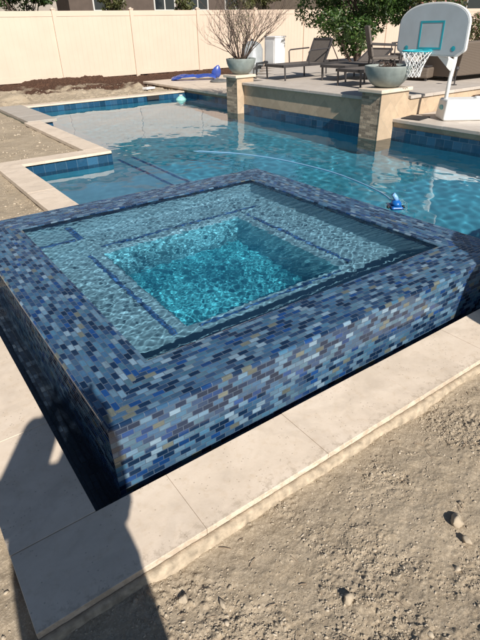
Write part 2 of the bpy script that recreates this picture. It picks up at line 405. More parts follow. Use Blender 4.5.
def leaf_mat(name, stops):
    m, nt, b = new_mat(name); g = nt.nodes.new('ShaderNodeNewGeometry')
    nt.links.new(ramp(nt, g.outputs['Random Per Island'], stops), b.inputs['Base Color'])
    b.inputs['Roughness'].default_value = .45
    tr = nt.nodes.new('ShaderNodeBsdfTranslucent'); nt.links.new(ramp(nt, g.outputs['Random Per Island'], [(p, (c[0]*1.4, c[1]*1.5, c[2]*.8)) for p, c in stops]), tr.inputs[0])
    mx = nt.nodes.new('ShaderNodeMixShader'); mx.inputs[0].default_value = .28
    nt.links.new(b.outputs[0], mx.inputs[1]); nt.links.new(tr.outputs[0], mx.inputs[2])
    nt.links.new(mx.outputs[0], nt.nodes['Material Output'].inputs['Surface']); return m
M['leaf'] = leaf_mat('deep_green_leaves', [(0, (.018,.045,.010)), (.5, (.04,.09,.018)), (.85, (.07,.13,.03)), (1, (.13,.19,.05))])
M['leaf_pink'] = leaf_mat('oleander_leaves', [(0, (.03,.055,.015)), (.6, (.08,.11,.03)), (.85, (.16,.15,.06)), (.9, (.35,.16,.14)), (1, (.45,.22,.18))])
M['leaf_olive'] = leaf_mat('olive_leaves', [(0, (.06,.07,.02)), (.5, (.11,.12,.04)), (1, (.19,.19,.08))])

def window_glass():
    m, nt, b = new_mat('dark_window_glass'); b.inputs['Base Color'].default_value = (.02,.025,.03,1); b.inputs['Roughness'].default_value = .05
    b.inputs['Specular IOR Level'].default_value = .9
    return m
M['glass'] = window_glass()

# ------------------------------------------------------------------ camera and light
cam = bpy.data.cameras.new('camera'); cam.sensor_fit = 'VERTICAL'; cam.sensor_height = 24.0
cam.lens = 489.25/640*24.0; cam.clip_start = .01; cam.clip_end = 3000
co = bpy.data.objects.new('camera', cam); COL.objects.link(co); sc.camera = co
CAM = Vector((-.34605, -1.34948, 1.5))
pi_, ro_, ya_ = R(31.04284), R(-1.42292), R(34.79464)
fw = Vector((math.sin(ya_)*math.cos(pi_), math.cos(ya_)*math.cos(pi_), -math.sin(pi_)))
r0 = Vector((math.cos(ya_), -math.sin(ya_), 0)); u0 = r0.cross(fw)
rt = r0*math.cos(ro_)+u0*math.sin(ro_); up = -r0*math.sin(ro_)+u0*math.cos(ro_)
co.matrix_world = Matrix(((rt.x, up.x, -fw.x, CAM.x), (rt.y, up.y, -fw.y, CAM.y), (rt.z, up.z, -fw.z, CAM.z), (0, 0, 0, 1)))

SUN_AZ, SUN_EL = 11.0, 36.5          # heading the light travels (from +y towards +x) and elevation
sd = Vector((math.sin(R(SUN_AZ))*math.cos(R(SUN_EL)), math.cos(R(SUN_AZ))*math.cos(R(SUN_EL)), -math.sin(R(SUN_EL))))
sl = bpy.data.lights.new('sun', 'SUN'); sl.energy = 5.0; sl.angle = R(.53); sl.color = (1.0, .945, .87)
so = bpy.data.objects.new('sun', sl); COL.objects.link(so); so.rotation_euler = sd.to_track_quat('-Z', 'Y').to_euler()
sl.cycles.is_caustics_light = True
w = bpy.data.worlds.new('World'); sc.world = w; w.use_nodes = True
sky = w.node_tree.nodes.new('ShaderNodeTexSky'); sky.sky_type = 'NISHITA'; sky.sun_disc = False
sky.sun_elevation = R(SUN_EL); sky.sun_rotation = R(180+SUN_AZ); sky.air_density = 1.0; sky.dust_density = .4; sky.ozone_density = 1.6
bg = w.node_tree.nodes['Background']; w.node_tree.links.new(sky.outputs[0], bg.inputs[0]); bg.inputs[1].default_value = .05
vs = sc.view_settings; vs.view_transform = 'Standard'; vs.look = 'None'; vs.exposure = .36; vs.gamma = 1; vs.use_curve_mapping = False
sc.cycles.use_denoising = True
sc.cycles.max_bounces = 10; sc.cycles.transmission_bounces = 8; sc.cycles.transparent_max_bounces = 8
sc.cycles.sample_clamp_indirect = 6; sc.cycles.blur_glossy = .3

# ------------------------------------------------------------------ raised spa
HS, W_, L_, T_ = .2647, 2.689, 2.659, .310
spa = empty('raised_spa', (0, 0, 0))
tag(spa, 'raised square spa with overflowing rim clad in blue glass mosaic tiles', 'spa')
def sweep_profile(mb, prof, x0, x1, y0, y1, v0=0.0):
    """prof: (inset, z) measured inwards from the outer rectangle"""
    vs_ = [v0]
    for a, b_ in zip(prof[:-1], prof[1:]): vs_.append(vs_[-1]+math.hypot(b_[0]-a[0], b_[1]-a[1]))
    for side in range(4):
        for i in range(len(prof)-1):
            (d0, z0), (d1, z1) = prof[i], prof[i+1]
            def cor(d, k):
                return [(x0+d, y0+d), (x1-d, y0+d), (x1-d, y1-d), (x0+d, y1-d)][k]
            a0 = cor(d0, side); b0 = cor(d0, (side+1) % 4); a1 = cor(d1, side); b1 = cor(d1, (side+1) % 4)
            ax = (lambda p: p[0]) if side in (0, 2) else (lambda p: p[1])
            off = side*.013
            mb.quad((*a0, z0), (*b0, z0), (*b1, z1), (*a1, z1), [(ax(a0)+off, vs_[i]), (ax(b0)+off, vs_[i]), (ax(b1)+off, vs_[i+1]), (ax(a1)+off, vs_[i+1])])
rr = .012
prof = [(0, -.62), (0, HS-rr), (rr*.13, HS-rr*.5), (rr*.5, HS-rr*.13), (rr, HS), (T_-.008, HS), (T_-.002, HS-.002), (T_, HS-.008), (T_, HS-.055)]
mb = MB(); sweep_profile(mb, prof, 0, W_, 0, L_, v0=-.003)
mb.build('tiled_wall', M['mosaic'], spa)
# plaster basin: inner wall, bench, pit
xi0, xi1, yi0, yi1 = T_, W_-T_, T_, L_-T_
ZB = HS-.255; ZP = HS-.58; bw_ = .45
px0, px1, py0, py1 = xi0+bw_-.02, xi1-bw_, yi0+bw_-.03, yi1-bw_+.03
mb = MB()
def ring(mb, A, B, z0, z1):
    (ax0, ax1, ay0, ay1), (bx0, bx1, by0, by1) = A, B
    a = [(ax0, ay0), (ax1, ay0), (ax1, ay1), (ax0, ay1)]; b_ = [(bx0, by0), (bx1, by0), (bx1, by1), (bx0, by1)]
    for i in range(4):
        j = (i+1) % 4; mb.quad((*a[i], z0), (*a[j], z0), (*b_[j], z1), (*b_[i], z1))
inn = (xi0, xi1, yi0, yi1); e = .02
mb.mat(M['spa_plaster'])
ring(mb, (xi0-.001, xi1+.001, yi0-.001, yi1+.001), inn, HS-.055, HS-.06)
ring(mb, inn, inn, HS-.06, ZB+e)
ring(mb, inn, (xi0+e, xi1-e, yi0+e, yi1-e), ZB+e, ZB)
P_ = (px0, px1, py0, py1)
ring(mb, (xi0+e, xi1-e, yi0+e, yi1-e), (px0-e, px1+e, py0-e, py1+e), ZB, ZB)
ring(mb, (px0-e, px1+e, py0-e, py1+e), P_, ZB, ZB-e)
mb.mat(M['pit_wall'])
ring(mb, P_, (px0+.03, px1-.03, py0+.03, py1-.03), ZB-e, ZP)
mb.mat(M['pit_plaster'])
mb.quad((px0+.03, py0+.03, ZP), (px1-.03, py0+.03, ZP), (px1-.03, py1-.03, ZP), (px0+.03, py1-.03, ZP))
basin = mb.build('basin', None, spa); basin.cycles.is_caustics_receiver = True
# corner step
sx1, sy0, sz = xi0+.36, yi1-.31, HS-.12
mb = MB().box(xi0-.004, sx1, sy0, yi1+.004, ZB-.01, sz)
st = mb.build('corner_step', M['spa_plaster'], spa, bevel=.015); st.cycles.is_caustics_receiver = True
def strip(name, x0, x1, y0, y1, z, parent):
    mb = MB(); lx = x1-x0 > y1-y0
    uv = [(x0, 0), (x1, 0), (x1, y1-y0), (x0, y1-y0)] if lx else [(y0, 0), (y0, x1-x0), (y1, x1-x0), (y1, 0)]
    mb.quad((x0, y0, z), (x1, y0, z), (x1, y1, z), (x0, y1, z), uv if lx else [(y0, 0), (y0, x1-x0), (y1, x1-x0), (y1, 0)])
    o = mb.build(name, M['trim_tile'], parent); o.cycles.is_caustics_receiver = True; return o
zt = ZB+.004
lw = .034
strip('bench_trim', px0-.12, px0-.12+lw, py0-.05, py1+.02, zt, spa)
strip('bench_trim', px1+.07, px1+.07+lw, py0+.0, py1-.02, zt, spa)
strip('bench_trim', px0+.02, px1+.30, py1+.08, py1+.08+lw, zt, spa)
strip('bench_trim', px0+.05, px1-.05, py0-.07, py0-.07+lw*.7, zt, spa)
strip('step_trim', sx1-.06, sx1-.012, sy0+.01, yi1, sz+.004, spa)
strip('step_trim', xi0, sx1-.07, sy0+.01, sy0+.055, sz+.004, spa)

# ------------------------------------------------------------------ water surfaces (modelled ripples)
def waves(X, Y, seed, l0, l1, slope, n=36, aniso=None):
    g = np.random.default_rng(seed); Z = np.zeros_like(X)
    for i in range(n):
        k = 2*math.pi/math.exp(g.uniform(math.log(l0), math.log(l1)))
        a = g.uniform(0, 2*math.pi) if aniso is None else g.normal(aniso, .6)
        Z += np.sin(k*(X*math.cos(a)+Y*math.sin(a))+g.uniform(0, 6.28))/k
    return Z*slope*math.sqrt(2.0/n)
def water_grid(name, x0, x1, y0, y1, step, zfun, m, mask=None):
    nx = int(round((x1-x0)/step))+1; ny = int(round((y1-y0)/step))+1
    X, Y = np.meshgrid(np.linspace(x0, x1, nx), np.linspace(y0, y1, ny)); Z = zfun(X, Y)
    V = np.stack([X, Y, Z], -1).reshape(-1, 3)
    j, i = np.meshgrid(np.arange(ny-1), np.arange(nx-1), indexing='ij')
    cx = (X[:-1, :-1]+X[1:, 1:])/2; cy = (Y[:-1, :-1]+Y[1:, 1:])/2
    F = np.stack([j*nx+i, j*nx+i+1, (j+1)*nx+i+1, (j+1)*nx+i], -1)
    F = F[mask(cx, cy)] if mask is not None else F.reshape(-1, 4)
    used = np.zeros(len(V), bool); used[F.ravel()] = True; idx = np.cumsum(used)-1
    o = np_mesh(name, V[used], idx[F], m, smooth=True)
    o.cycles.is_caustics_caster = True
    return o
ZW = -.15
so_ = water_grid('spa_water', .012, W_-.012, .012, L_-.012, .005,
    lambda X, Y: HS-.0065+(waves(X, Y, 3, .022, .10, .040, 90)+waves(X, Y, 4, .12, .5, .020, 14))*(.8+.5*vnoise(X*2.2, Y*2.2, 8)), M['spa_water'])
tag(so_, kind='structure')
def inside(x, y):
    m_ = .03
    A = (y < 2.7) & (y > -1.7) & (x > 2.66) & (x < 6.6+m_)
    B = (y > 2.62) & (y < 5.66+m_) & (x > 1.1-m_) & (x < np.where(y > 4.2, 6.42, 6.6)+m_)
    C_ = (y >= 5.62) & (y < 9.24) & (x > 2.35-m_) & (x < np.where(y < 8.45, 6.42+m_, 6.95+m_))
    D = (y >= 9.2) & (y < 11.5+m_) & (x > 2.6-m_) & (x < 6.95+m_)
    E_ = (x > -.12-m_) & (x < .03) & (y > -.08-m_) & (y < 2.75)
    F_ = (x > -.12-m_) & (x < 2.7) & (y > -.08-m_) & (y < .03)
    return A | B | C_ | D | E_ | F_
def pool_z(X, Y):
    z = waves(X, Y, 5, .10, .35, .011, 30)+waves(X, Y, 6, .5, 1.9, .012, 14)
    calm = .35+.65*np.clip((9.0-Y)/6.0, 0, 1)+.3*vnoise(X*.7, Y*.7, 5)
    # overflow sheet stirs the water next to the spa and in the gutter
    dx = np.maximum(np.maximum(-X, X-W_), 0); dy = np.maximum(np.maximum(-Y, Y-L_), 0); d = np.hypot(dx, dy)
    st_ = np.exp(-d/.22)
    return ZW+z*calm+waves(X, Y, 8, .04, .12, .055, 30)*st_
po = water_grid('pool_water', -.15, 7.0, -1.7, 11.55, .026, pool_z, M['water'], inside)
tag(po, kind='structure')

# ------------------------------------------------------------------ pool shell
ZF = -1.45
outline = [(2.69, -.08), (6.6, -.08), (6.6, 4.3), (6.42, 4.3), (6.42, 8.45), (6.95, 8.45), (6.95, 11.5), (2.6, 11.5), (2.6, 9.2), (2.35, 9.2), (2.35, 5.66), (1.1, 5.66), (1.1, 2.60)]
mb = MB()
for a, b_ in zip(outline[:-1], outline[1:]):
    ln = math.hypot(a[0]-b_[0], a[1]-b_[1])
    mb.mat(M['pool_tile']); zt_, zm = -.035, -.335
    if a[0] > 2.8 and a[0] < 6.7 and b_[0] == a[0]: zt_ = .025
    mb.quad((*a, zm), (*b_, zm), (*b_, zt_), (*a, zt_), [(0, 0), (ln, 0), (ln, zt_-zm), (0, zt_-zm)])
    mb.mat(M['pool_plaster']); mb.quad((*a, ZF), (*b_, ZF), (*b_, zm), (*a, zm))
mb.mat(M['pool_plaster'])
mb.quad((2.95, -.2, ZF), (7.1, -.2, ZF), (7.1, 11.6, ZF), (2.95, 11.6, ZF))
mb.quad((2.95, -.2, -.62), (2.95, 11.6, -.62), (2.95, 11.6, ZF), (2.95, -.2, ZF))
mb.mat(M['shelf_plaster'])
mb.quad((.9, -.2, -.62), (2.95, -.2, -.62), (2.95, 11.6, -.62), (.9, 11.6, -.62))
shell = mb.build('pool_basin', None); tag(shell, kind='structure'); shell.cycles.is_caustics_receiver = True
tr = empty('pool_shelf_trim', (2.9, 2.7, -.616)); tag(tr, kind='structure')
for xx_ in (2.62, 2.86):
    mb = MB(); mb.quad((xx_, 2.7, -.616), (xx_+.05, 2.7, -.616), (xx_+.05, 6.2, -.616), (xx_, 6.2, -.616), [(0, 0), (0, .05), (3.5, .05), (3.5, 0)])
    t_ = mb.build('trim_line', M['trim_tile']); t_.parent = tr; t_.matrix_parent_inverse = Matrix.Translation((-2.9, -2.7, .616)); t_.cycles.is_caustics_receiver = True
# gutter (trench) round the free sides of the spa
mb = MB(); mb.mat(M['gutter_tile'])
def wq(a, b_, z0, z1):
    ln = math.hypot(a[0]-b_[0], a[1]-b_[1]); mb.quad((*a, z0), (*b_, z0), (*b_, z1), (*a, z1), [(0, 0), (ln, 0), (ln, z1-z0), (0, z1-z0)])
wq((-.12, 2.75), (-.12, -.08), -.5, -.045); wq((-.12, -.08), (2.69, -.08), -.5, -.045); wq((.0, 2.75), (-.12, 2.75), -.5, -.045)
mb.quad((-.13, -.09, -.42), (2.7, -.09, -.42), (2.7, .01, -.42), (-.13, .01, -.42), [(0, 0), (2.8, 0), (2.8, .1), (0, .1)])
mb.quad((-.13, .01, -.42), (.01, .01, -.42), (.01, 2.76, -.42), (-.13, 2.76, -.42), [(0, 0), (0, .14), (2.8, .14), (2.8, 0)])
gt = mb.build('spa_gutter', None); tag(gt, kind='structure'); gt.cycles.is_caustics_receiver = True

# ------------------------------------------------------------------ coping slabs
def slabs(mb, x0, x1, y0, y1, cuts, axis, z1=0.0, th=.05, gap=.0012):
    ed = [x0 if axis == 'x' else y0]+cuts+[x1 if axis == 'x' else y1]
    for a, b_ in zip(ed[:-1], ed[1:]):
        dz = random.uniform(-.0012, .0012)
        if axis == 'x': mb.box(a+gap/2, b_-gap/2, y0, y1, z1-th, z1+dz)
        else: mb.box(x0, x1, a+gap/2, b_-gap/2, z1-th, z1+dz)
def seq(a, b_, s): 
    o = []; t = a+s
    while t < b_-.15: o.append(t); t += s
    return o
mb = MB()
slabs(mb, -.421, 6.6, -.381, -.08, [.165, .75, 1.335, 1.92, 2.5, 3.1, 3.7, 4.3, 4.9, 5.5, 6.1], 'x')
slabs(mb, -.421, -.1216, -.077, 2.75, [.50, 1.1, 1.7, 2.3], 'y')
slabs(mb, -.421, .80, 2.753, 3.053, [.2], 'x')
slabs(mb, .797, 1.10, 2.67, 5.657, [3.05, 3.65, 4.25, 4.85], 'y')
slabs(mb, .797, 2.35, 5.66, 5.96, [1.4, 1.98], 'x')
slabs(mb, 2.05, 2.35, 5.963, 9.15, seq(5.963, 9.15, .6), 'y')
slabs(mb, 2.3, 6.95, 11.5, 11.8, seq(2.3, 6.95, .6), 'x')
cop = mb.build('coping', M['travertine'], bevel=.0016, bseg=2); tag(cop, kind='structure')
mb = MB(); slabs(mb, 2.12, 2.68, 9.153, 11.79, [9.9, 10.7, 11.3], 'y', z1=.012, th=.06)
c2 = mb.build('gray_coping', M['gray_stone'], bevel=.006); tag(c2, kind='structure')
# right hand pool deck, upper terrace, side slab
mb = MB(); slabs(mb, 6.58, 6.98, -.4, 4.14, seq(-.4, 4.14, .6), 'y', z1=.15, th=.05)
for i, xa in enumerate(np.arange(6.983, 12, .6)):
    slabs(mb, xa, xa+.597, -.4, 4.14, seq(-.4+.3*(i % 2), 4.14, .9), 'y', z1=.15, th=.05)
rd = mb.build('right_deck', M['deck_stone'], bevel=.005); tag(rd, kind='structure')
mb = MB().box(6.61, 12, -.39, 4.13, -.3, .099); ob = mb.build('deck_base', M['wall_stone']); tag(ob, kind='structure')
mb = MB()
for i, xa in enumerate(np.arange(6.37, 16.2, .6)):
    ymx = 8.02 if xa < 6.9 else min(12.0, 8.48+(xa-6.97)*1.15)
    slabs(mb, xa, xa+.597, 4.13 if xa > 6.9 else 4.56, ymx, seq(4.13+.3*(i % 2), ymx, .9), 'y', z1=.46, th=.05)
tr2 = mb.build('upper_terrace', M['deck_stone'], bevel=.006); tag(tr2, kind='structure')
mb = MB()
slabs(mb, 6.90, 9.9, 8.46, 9.5, seq(6.9, 9.9, .9), 'x', z1=.09, th=.06)
for ya in (9.503, 10.403, 11.303, 12.203, 13.103):
    slabs(mb, 6.90, 9.9, ya, ya+.897, seq(6.9, 9.9, .9), 'x', z1=.09, th=.06)
ss = mb.build('side_deck', M['travertine'], bevel=.008); tag(ss, kind='structure')
mb = MB().box(6.98, 9.85, 8.46, 13.95, -.3, .03); o = mb.build('side_deck_base', M['wall_stone']); tag(o, kind='structure')
# terrace retaining walls
mb = MB().box(6.425, 6.9, 4.5, 8.1, .026, .405).box(6.9, 16.0, 4.16, 4.5, .0, .405)
rw = mb.build('retaining_wall', M['wall_stone'], bevel=.004)
tag(rw, 'low beige stone retaining wall holding up the patio terrace behind the pool', 'wall')
def pillar(x0, x1, y0, y1, ztop, label):
    e_ = empty('stone_pillar', (x0+(x1-x0)/2, y0+(y1-y0)/2, 0)); cx, cy = e_.location.x, e_.location.y
    tag(e_, label, 'pillar', 'stone pillars carrying the planter bowls')
    MB().box(x0-cx, x1-cx, y0-cy, y1-cy, -.9, ztop-.055).build('shaft', M['pillar_stone'], e_, bevel=.006)
    MB().box(x0-.004-cx, x1+.004-cx, y0-.018-cy, y0-.001-cy, -.9, ztop-.056).build('facing', M['wall_stone'], e_, bevel=.003)
    MB().box(x0-.05-cx, x1+.05-cx, y0-.05-cy, y1+.05-cy, ztop-.055, ztop).build('cap', M['travertine'], e_, bevel=.01)
pillar(6.25, 6.68, 8.05, 8.44, .60, 'square stone pillar at the far end of the terrace wall, under the bare shrub bowl')
pillar(6.25, 6.90, 4.15, 4.54, .60, 'square stone pillar beside the basketball hoop, under the wide empty bowl')

# ------------------------------------------------------------------ ground
def ground_h(X, Y):
    h = -.058+(fbm(X, Y, 1.3, 3, 1)-.5)*.05+(fbm(X, Y, 7, 4, 2)-.5)*.022
    r_ = fbm(X, Y, 34, 4, 3, .6); rough = np.clip((fbm(X, Y, 3.6, 4, 21)-.34)*3, .25, 1)
    h += (r_-.5)*.020*rough
    h += (fbm(X, Y, 120, 2, 14, .8)-.5)*.008*rough
    c_ = np.clip(fbm(X, Y, 30, 2, 4)-.68, 0, 1); h += c_*.05*rough
    h += .05*np.clip((-Y-.45)/.8, 0, 1)*(Y < 0)
    # keep the soil below the coping tops
    near = np.minimum(np.abs(Y+.38), 9)
    h = np.where((Y < -.2) & (Y > -.5), np.minimum(h, -.035+(r_-.5)*.01), h)
    far = Y > 11.9
    h = np.where(far, h+.03+(fbm(X, Y, 9, 3, 9)-.5)*.10+.03*np.clip((Y-12)/3, 0, 1), h)
    lump = (X > 2) & (X < 6.5) & far
    h = np.where(lump, h+np.clip(fbm(X, Y, 1.1, 2, 12)-.5, 0, 1)*.4, h)
    return h
def patch(x0, x1, y0, y1, step, off):
    nx = max(2, int(round((x1-x0)/step))+1); ny = max(2, int(round((y1-y0)/step))+1)
    X, Y = np.meshgrid(np.linspace(x0, x1, nx), np.linspace(y0, y1, ny)); Z = ground_h(X, Y)
    j, i = np.meshgrid(np.arange(ny-1), np.arange(nx-1), indexing='ij')
    F = np.stack([j*nx+i, j*nx+i+1, (j+1)*nx+i+1, (j+1)*nx+i], -1).reshape(-1, 4)+off
    return np.stack([X, Y, Z], -1).reshape(-1, 3), F
Vs, Fs, off = [], [], 0
for a in [(-.6, 2.0, -1.25, -.40, .0036), (-1.2, -.6, -1.25, -.40, .02), (2.0, 2.6, -1.25, -.40, .02), (-1.2, 2.6, -1.6, -1.25, .02), (-1.2, 2.6, -3.6, -1.6, .03), (2.6, 12, -3.6, -.40, .04), (-1.2, -.40, -.40, 3.0, .012),
          (-6, -1.2, -3.6, 3.0, .06), (-.4, .82, 2.98, 6.0, .010), (-2.5, -.4, 2.98, 6.0, .02), (-2.5, 2.1, 5.90, 12.0, .02), (-6, -2.5, 3, 12, .1),
          (-6, 17, 11.75, 18.5, .035), (9.85, 17, 8.0, 11.75, .1)]:
    v_, f_ = patch(*a, off); Vs.append(v_); Fs.append(f_); off += len(v_)
gr = np_mesh('ground', np.concatenate(Vs), np.concatenate(Fs), M['dirt'], smooth=True); tag(gr, kind='structure')
mb = MB(); B_ = 900; z_ = -.10
for a in [(-B_, B_, -B_, -3.5), (-B_, B_, 18.4, B_), (-B_, -5.9, -3.5, 18.4), (16.9, B_, -3.5, 18.4), (11.9, 16.9, -3.5, 8.1)]:
    mb.quad((a[0], a[2], z_), (a[1], a[2], z_), (a[1], a[3], z_), (a[0], a[3], z_))
far = mb.build('far_ground', M['dirt']); tag(far, kind='structure')

# concrete bed under the near coping
n = 1400; xs = np.linspace(-.46, 6.6, n); mb = MB()
fy = fbm(xs, xs*0+3.3, 9, 4, 6); fz = fbm(xs, xs*0+7.7, 40, 4, 7)
for i in range(n-1):
    ya, yb = -.392-.022*fy[i], -.392-.022*fy[i+1]
    za, zb_ = -.028-.004*fz[i], -.028-.004*fz[i+1]
    k = len(mb.v); mb.v += [(xs[i], -.37, -.049), (xs[i+1], -.37, -.049), (xs[i+1], -.384, zb_+.004), (xs[i], -.384, za+.004), (xs[i+1], yb, zb_-.004), (xs[i], ya, za-.004), (xs[i+1], yb-.01, -.09), (xs[i], ya-.01, -.09)]
    mb.face((k+3, k+2, k+1, k)); mb.face((k+5, k+4, k+2, k+3)); mb.face((k+7, k+6, k+4, k+5))
bed = mb.build('concrete_bed', M['concrete'], smooth=True); tag(bed, kind='structure')

# clods and pebbles
def rock(r, seed, sub=1):
    import bmesh
    bm = bmesh.new(); bmesh.ops.create_icosphere(bm, subdivisions=sub, radius=1.0)
    g = np.random.default_rng(seed); s_ = g.uniform(.65, 1.25, 3)*(1, 1, .7)
    cuts = [(Vector(g.normal(size=3)).normalized(), g.uniform(.45, .8)) for _ in range(7)]
    V = []
    for v in bm.verts:
        p = v.co.copy()
        for n_, d_ in cuts:
            t_ = p.dot(n_)-d_
            if t_ > 0: p -= n_*t_
        V.append((p.x*s_[0]*r, p.y*s_[1]*r, p.z*s_[2]*r))
    F = [[v.index for v in f.verts] for f in bm.faces]; bm.free()
    V = np.array(V)
    if sub > 2:
        q = V/r; V = V*(1+(fbm(q[:, 0]+q[:, 2]*.7+9, q[:, 1]-q[:, 2]*.6+9, 3.5, 4, seed)-.5)*.55)[:, None]
    return V, np.array(F)
def crumb(seed):
    v, f = rock(1, seed); g = np.random.default_rng(seed+500)
    v = v*g.uniform(.55, 1.35, (len(v), 1)); v = v*g.uniform(.6, 1.3, 3); return v, f
protos = [crumb(i) for i in range(24)]
def scatter(name, regions, m, seed):
    g = np.random.default_rng(seed); V, F = [], []; off = 0
    for (x0, x1, y0, y1, n, r0_, r1_) in regions:
        x = g.uniform(x0, x1, n*3); y = g.uniform(y0, y1, n*3)
        keep = g.random(n*3) < np.clip((fbm(x, y, 3.6, 4, 21)-.36)*3.0, .12, 1)*(.4+.6*(vnoise(x*17, y*17, 3) > .45))
        x, y = x[keep][:n], y[keep][:n]; z = ground_h(x, y)
        r = r0_*(r1_/r0_)**(g.random(len(x))**3.0); a = g.uniform(0, 6.28, len(x))
        for i in range(len(x)):
            pv, pf = protos[i % 24]; c_, s_ = math.cos(a[i]), math.sin(a[i])
            q = np.empty_like(pv); q[:, 0] = (pv[:, 0]*c_-pv[:, 1]*s_)*r[i]+x[i]; q[:, 1] = (pv[:, 0]*s_+pv[:, 1]*c_)*r[i]+y[i]; q[:, 2] = pv[:, 2]*r[i]+z[i]+r[i]*.12
            V.append(q); F.append(pf+off); off += len(pv)
    return np_mesh(name, np.concatenate(V), np.concatenate(F), m)
pb = scatter('gravel', [(-.6, 1.95, -1.2, -.405, 60000, .0007, .0062), (-.6, 1.95, -1.2, -.43, 1500, .003, .008), (-.6, 1.95, -1.2, -.43, 130, .007, .015), (-.95, -.44, -.4, 1.6, 1400, .002, .012), (-.4, .78, 3.05, 5.9, 2600, .003, .02), (-2.2, 2.0, 6.0, 11.6, 4200, .004, .03), (-2, 7, 11.9, 14.5, 2600, .006, .035)], M['pebble'], 5)
tag(pb, 'small clods and pebbles strewn over the dry dirt', 'gravel', kind='stuff')
mb = MB(); gg = random.Random(5)
for k in range(70):
    x = gg.uniform(-.4, 1.7); y = gg.uniform(-1.1, -.44); a = gg.uniform(0, 6.28); l_ = gg.uniform(.012, .045); z0 = float(ground_h(np.array([x]), np.array([y]))[0])+.004
    mb.tube([(x, y, z0), (x+math.cos(a)*l_*.5, y+math.sin(a)*l_*.5, z0+.003), (x+math.cos(a)*l_, y+math.sin(a)*l_, z0+.001)], gg.uniform(.0006, .0014), 4)
tw = mb.build('dry_twigs', M['palebark']); tag(tw, 'bits of straw and twig lying in the dry dirt', 'twigs', kind='stuff')
for (x, y, r, sd_, lab) in [(.90, -.865, .034, 31, 'larger broken pale clod in the pair at the right edge of the dirt'), (.865, -.93, .026, 32, 'smaller pale clod just below the larger broken one at the right edge'),
                     (.395, -.83, .022, 33, 'pale angular clod low in the dirt near the bottom centre'), (.08, -.60, .017, 34, 'brown clod lying left of centre in the dirt below the coping'),
                     (-.015, -.512, .022, 35, 'round flat cream stone lying right beside the photographer shadow')]:
    pv, pf = rock(r, sd_, 3); c_ = (x, y, float(ground_h(np.array([x]), np.array([y]))[0])+r*.3)
    o = np_mesh('stone', pv, pf, M['pale_stone']); o.location = c_; tag(o, lab, 'stone')

# ------------------------------------------------------------------ fence
def fence(name, a, b_, bays, label, ztop=2.03, zb=.03, ang=0):
    a = Vector(a); b_ = Vector(b_); d = (b_-a); Lf = d.length; root = empty(name, (a.x, a.y, 0), math.atan2(d.y, d.x)); tag(root, label, 'fence')
    s = Lf/bays
    for i in range(bays+1):
        x = i*s
        p = MB().box(x-.064, x+.064, -.064, .064, -.1, ztop+.03).build('post', M['vinyl'], root, bevel=.004)
        MB().box(x-.074, x+.074, -.074, .074, ztop+.03, ztop+.055).lathe([(.09, ztop+.055), (.0001, ztop+.1)], cx=x, seg=4).build('post_cap', M['vinyl'], p)
        if i == bays: break
        x0, x1 = x+.066, x+s-.066
        MB().box(x0, x1, -.022, .022, ztop-.155, ztop).build('top_rail', M['vinyl'], root, bevel=.004)
        MB().box(x0, x1, -.022, .022, zb, zb+.155).build('bottom_rail', M['vinyl'], root, bevel=.004)
        k = int((x1-x0)/.165); mb = MB(); w_ = (x1-x0)/k
        for q in range(k): mb.box(x0+q*w_+.0015, x0+(q+1)*w_-.0015, -.011, .011, zb+.157, ztop-.157)
        mb.box(x0, x1, -.006, .006, zb+.157, ztop-.157)
        mb.build('panel', M['vinyl'], root)
    return root
fence('vinyl_fence', (-5.26, 17.3), (35.40, 17.3), 15, 'long cream vinyl privacy fence closing the back of the yard')

# ------------------------------------------------------------------ houses
def house(name, x0, x1, y0, y1, h, wall, label, wins, eave=.5, rh=2.2, slope_axis='x'):
    root = empty(name, ((x0+x1)/2, (y0+y1)/2, 0)); tag(root, label, 'house'); ox, oy = root.location.x, root.location.y
    def L(mb_): return mb_
    mb = MB().box(x0-ox, x1-ox, y0-oy, y1-oy, -.1, h); mb.build('wall', wall, root)
    mb = MB(); e_ = eave; zx = h-.05
    A = [(x0-e_-ox, y0-e_-oy, zx), (x1+e_-ox, y0-e_-oy, zx), (x1+e_-ox, y1+e_-oy, zx), (x0-e_-ox, y1+e_-oy, zx)]
    A2 = [(p[0], p[1], zx+.18) for p in A]; ins = min(x1-x0, y1-y0)/2*.98
    T = [(x0+ins-ox, y0+ins-oy, h+rh), (x1-ins-ox, y0+ins-oy, h+rh), (x1-ins-ox, y1-ins-oy, h+rh), (x0+ins-ox, y1-ins-oy, h+rh)]
    n_ = len(mb.v); mb.v += A+A2+T; mb.face((n_+3, n_+2, n_+1, n_))
    for i in range(4):
        j = (i+1) % 4; mb.face((n_+i, n_+j, n_+4+j, n_+4+i)); mb.face((n_+4+i, n_+4+j, n_+8+j, n_+8+i))
    mb.face((n_+8, n_+9, n_+10, n_+11)); mb.build('roof', M['roof'], root)
    for (side, a, b_, za, zb_) in wins:
        wr = empty('x', (0, 0, 0)); bpy.data.objects.remove(wr)
        mb = MB(); g = MB()
        def bx(m_, a0, a1, d0, d1, z0, z1):
            if side == 's': m_.box(a0-ox, a1-ox, y0-d1-oy, y0-d0-oy, z0, z1)
            else: m_.box(x0-d1-ox, x0-d0-ox, a0-oy, a1-oy, z0, z1)
        t = .07
        bx(mb, a-t, b_+t, .002, .06, zb_, zb_+t); bx(mb, a-t, b_+t, .002, .08, za-t, za); bx(mb, a-t, a, .002, .06, za, zb_); bx(mb, b_, b_+t, .002, .06, za, zb_)
        bx(mb, (a+b_)/2-.03, (a+b_)/2+.03, .002, .05, za, zb_)
        f = mb.build('window_frame', M['frame_white'], root)
        bx(g, a, b_, .002, .02, za, zb_); g.build('pane', M['glass'], f)
    return root
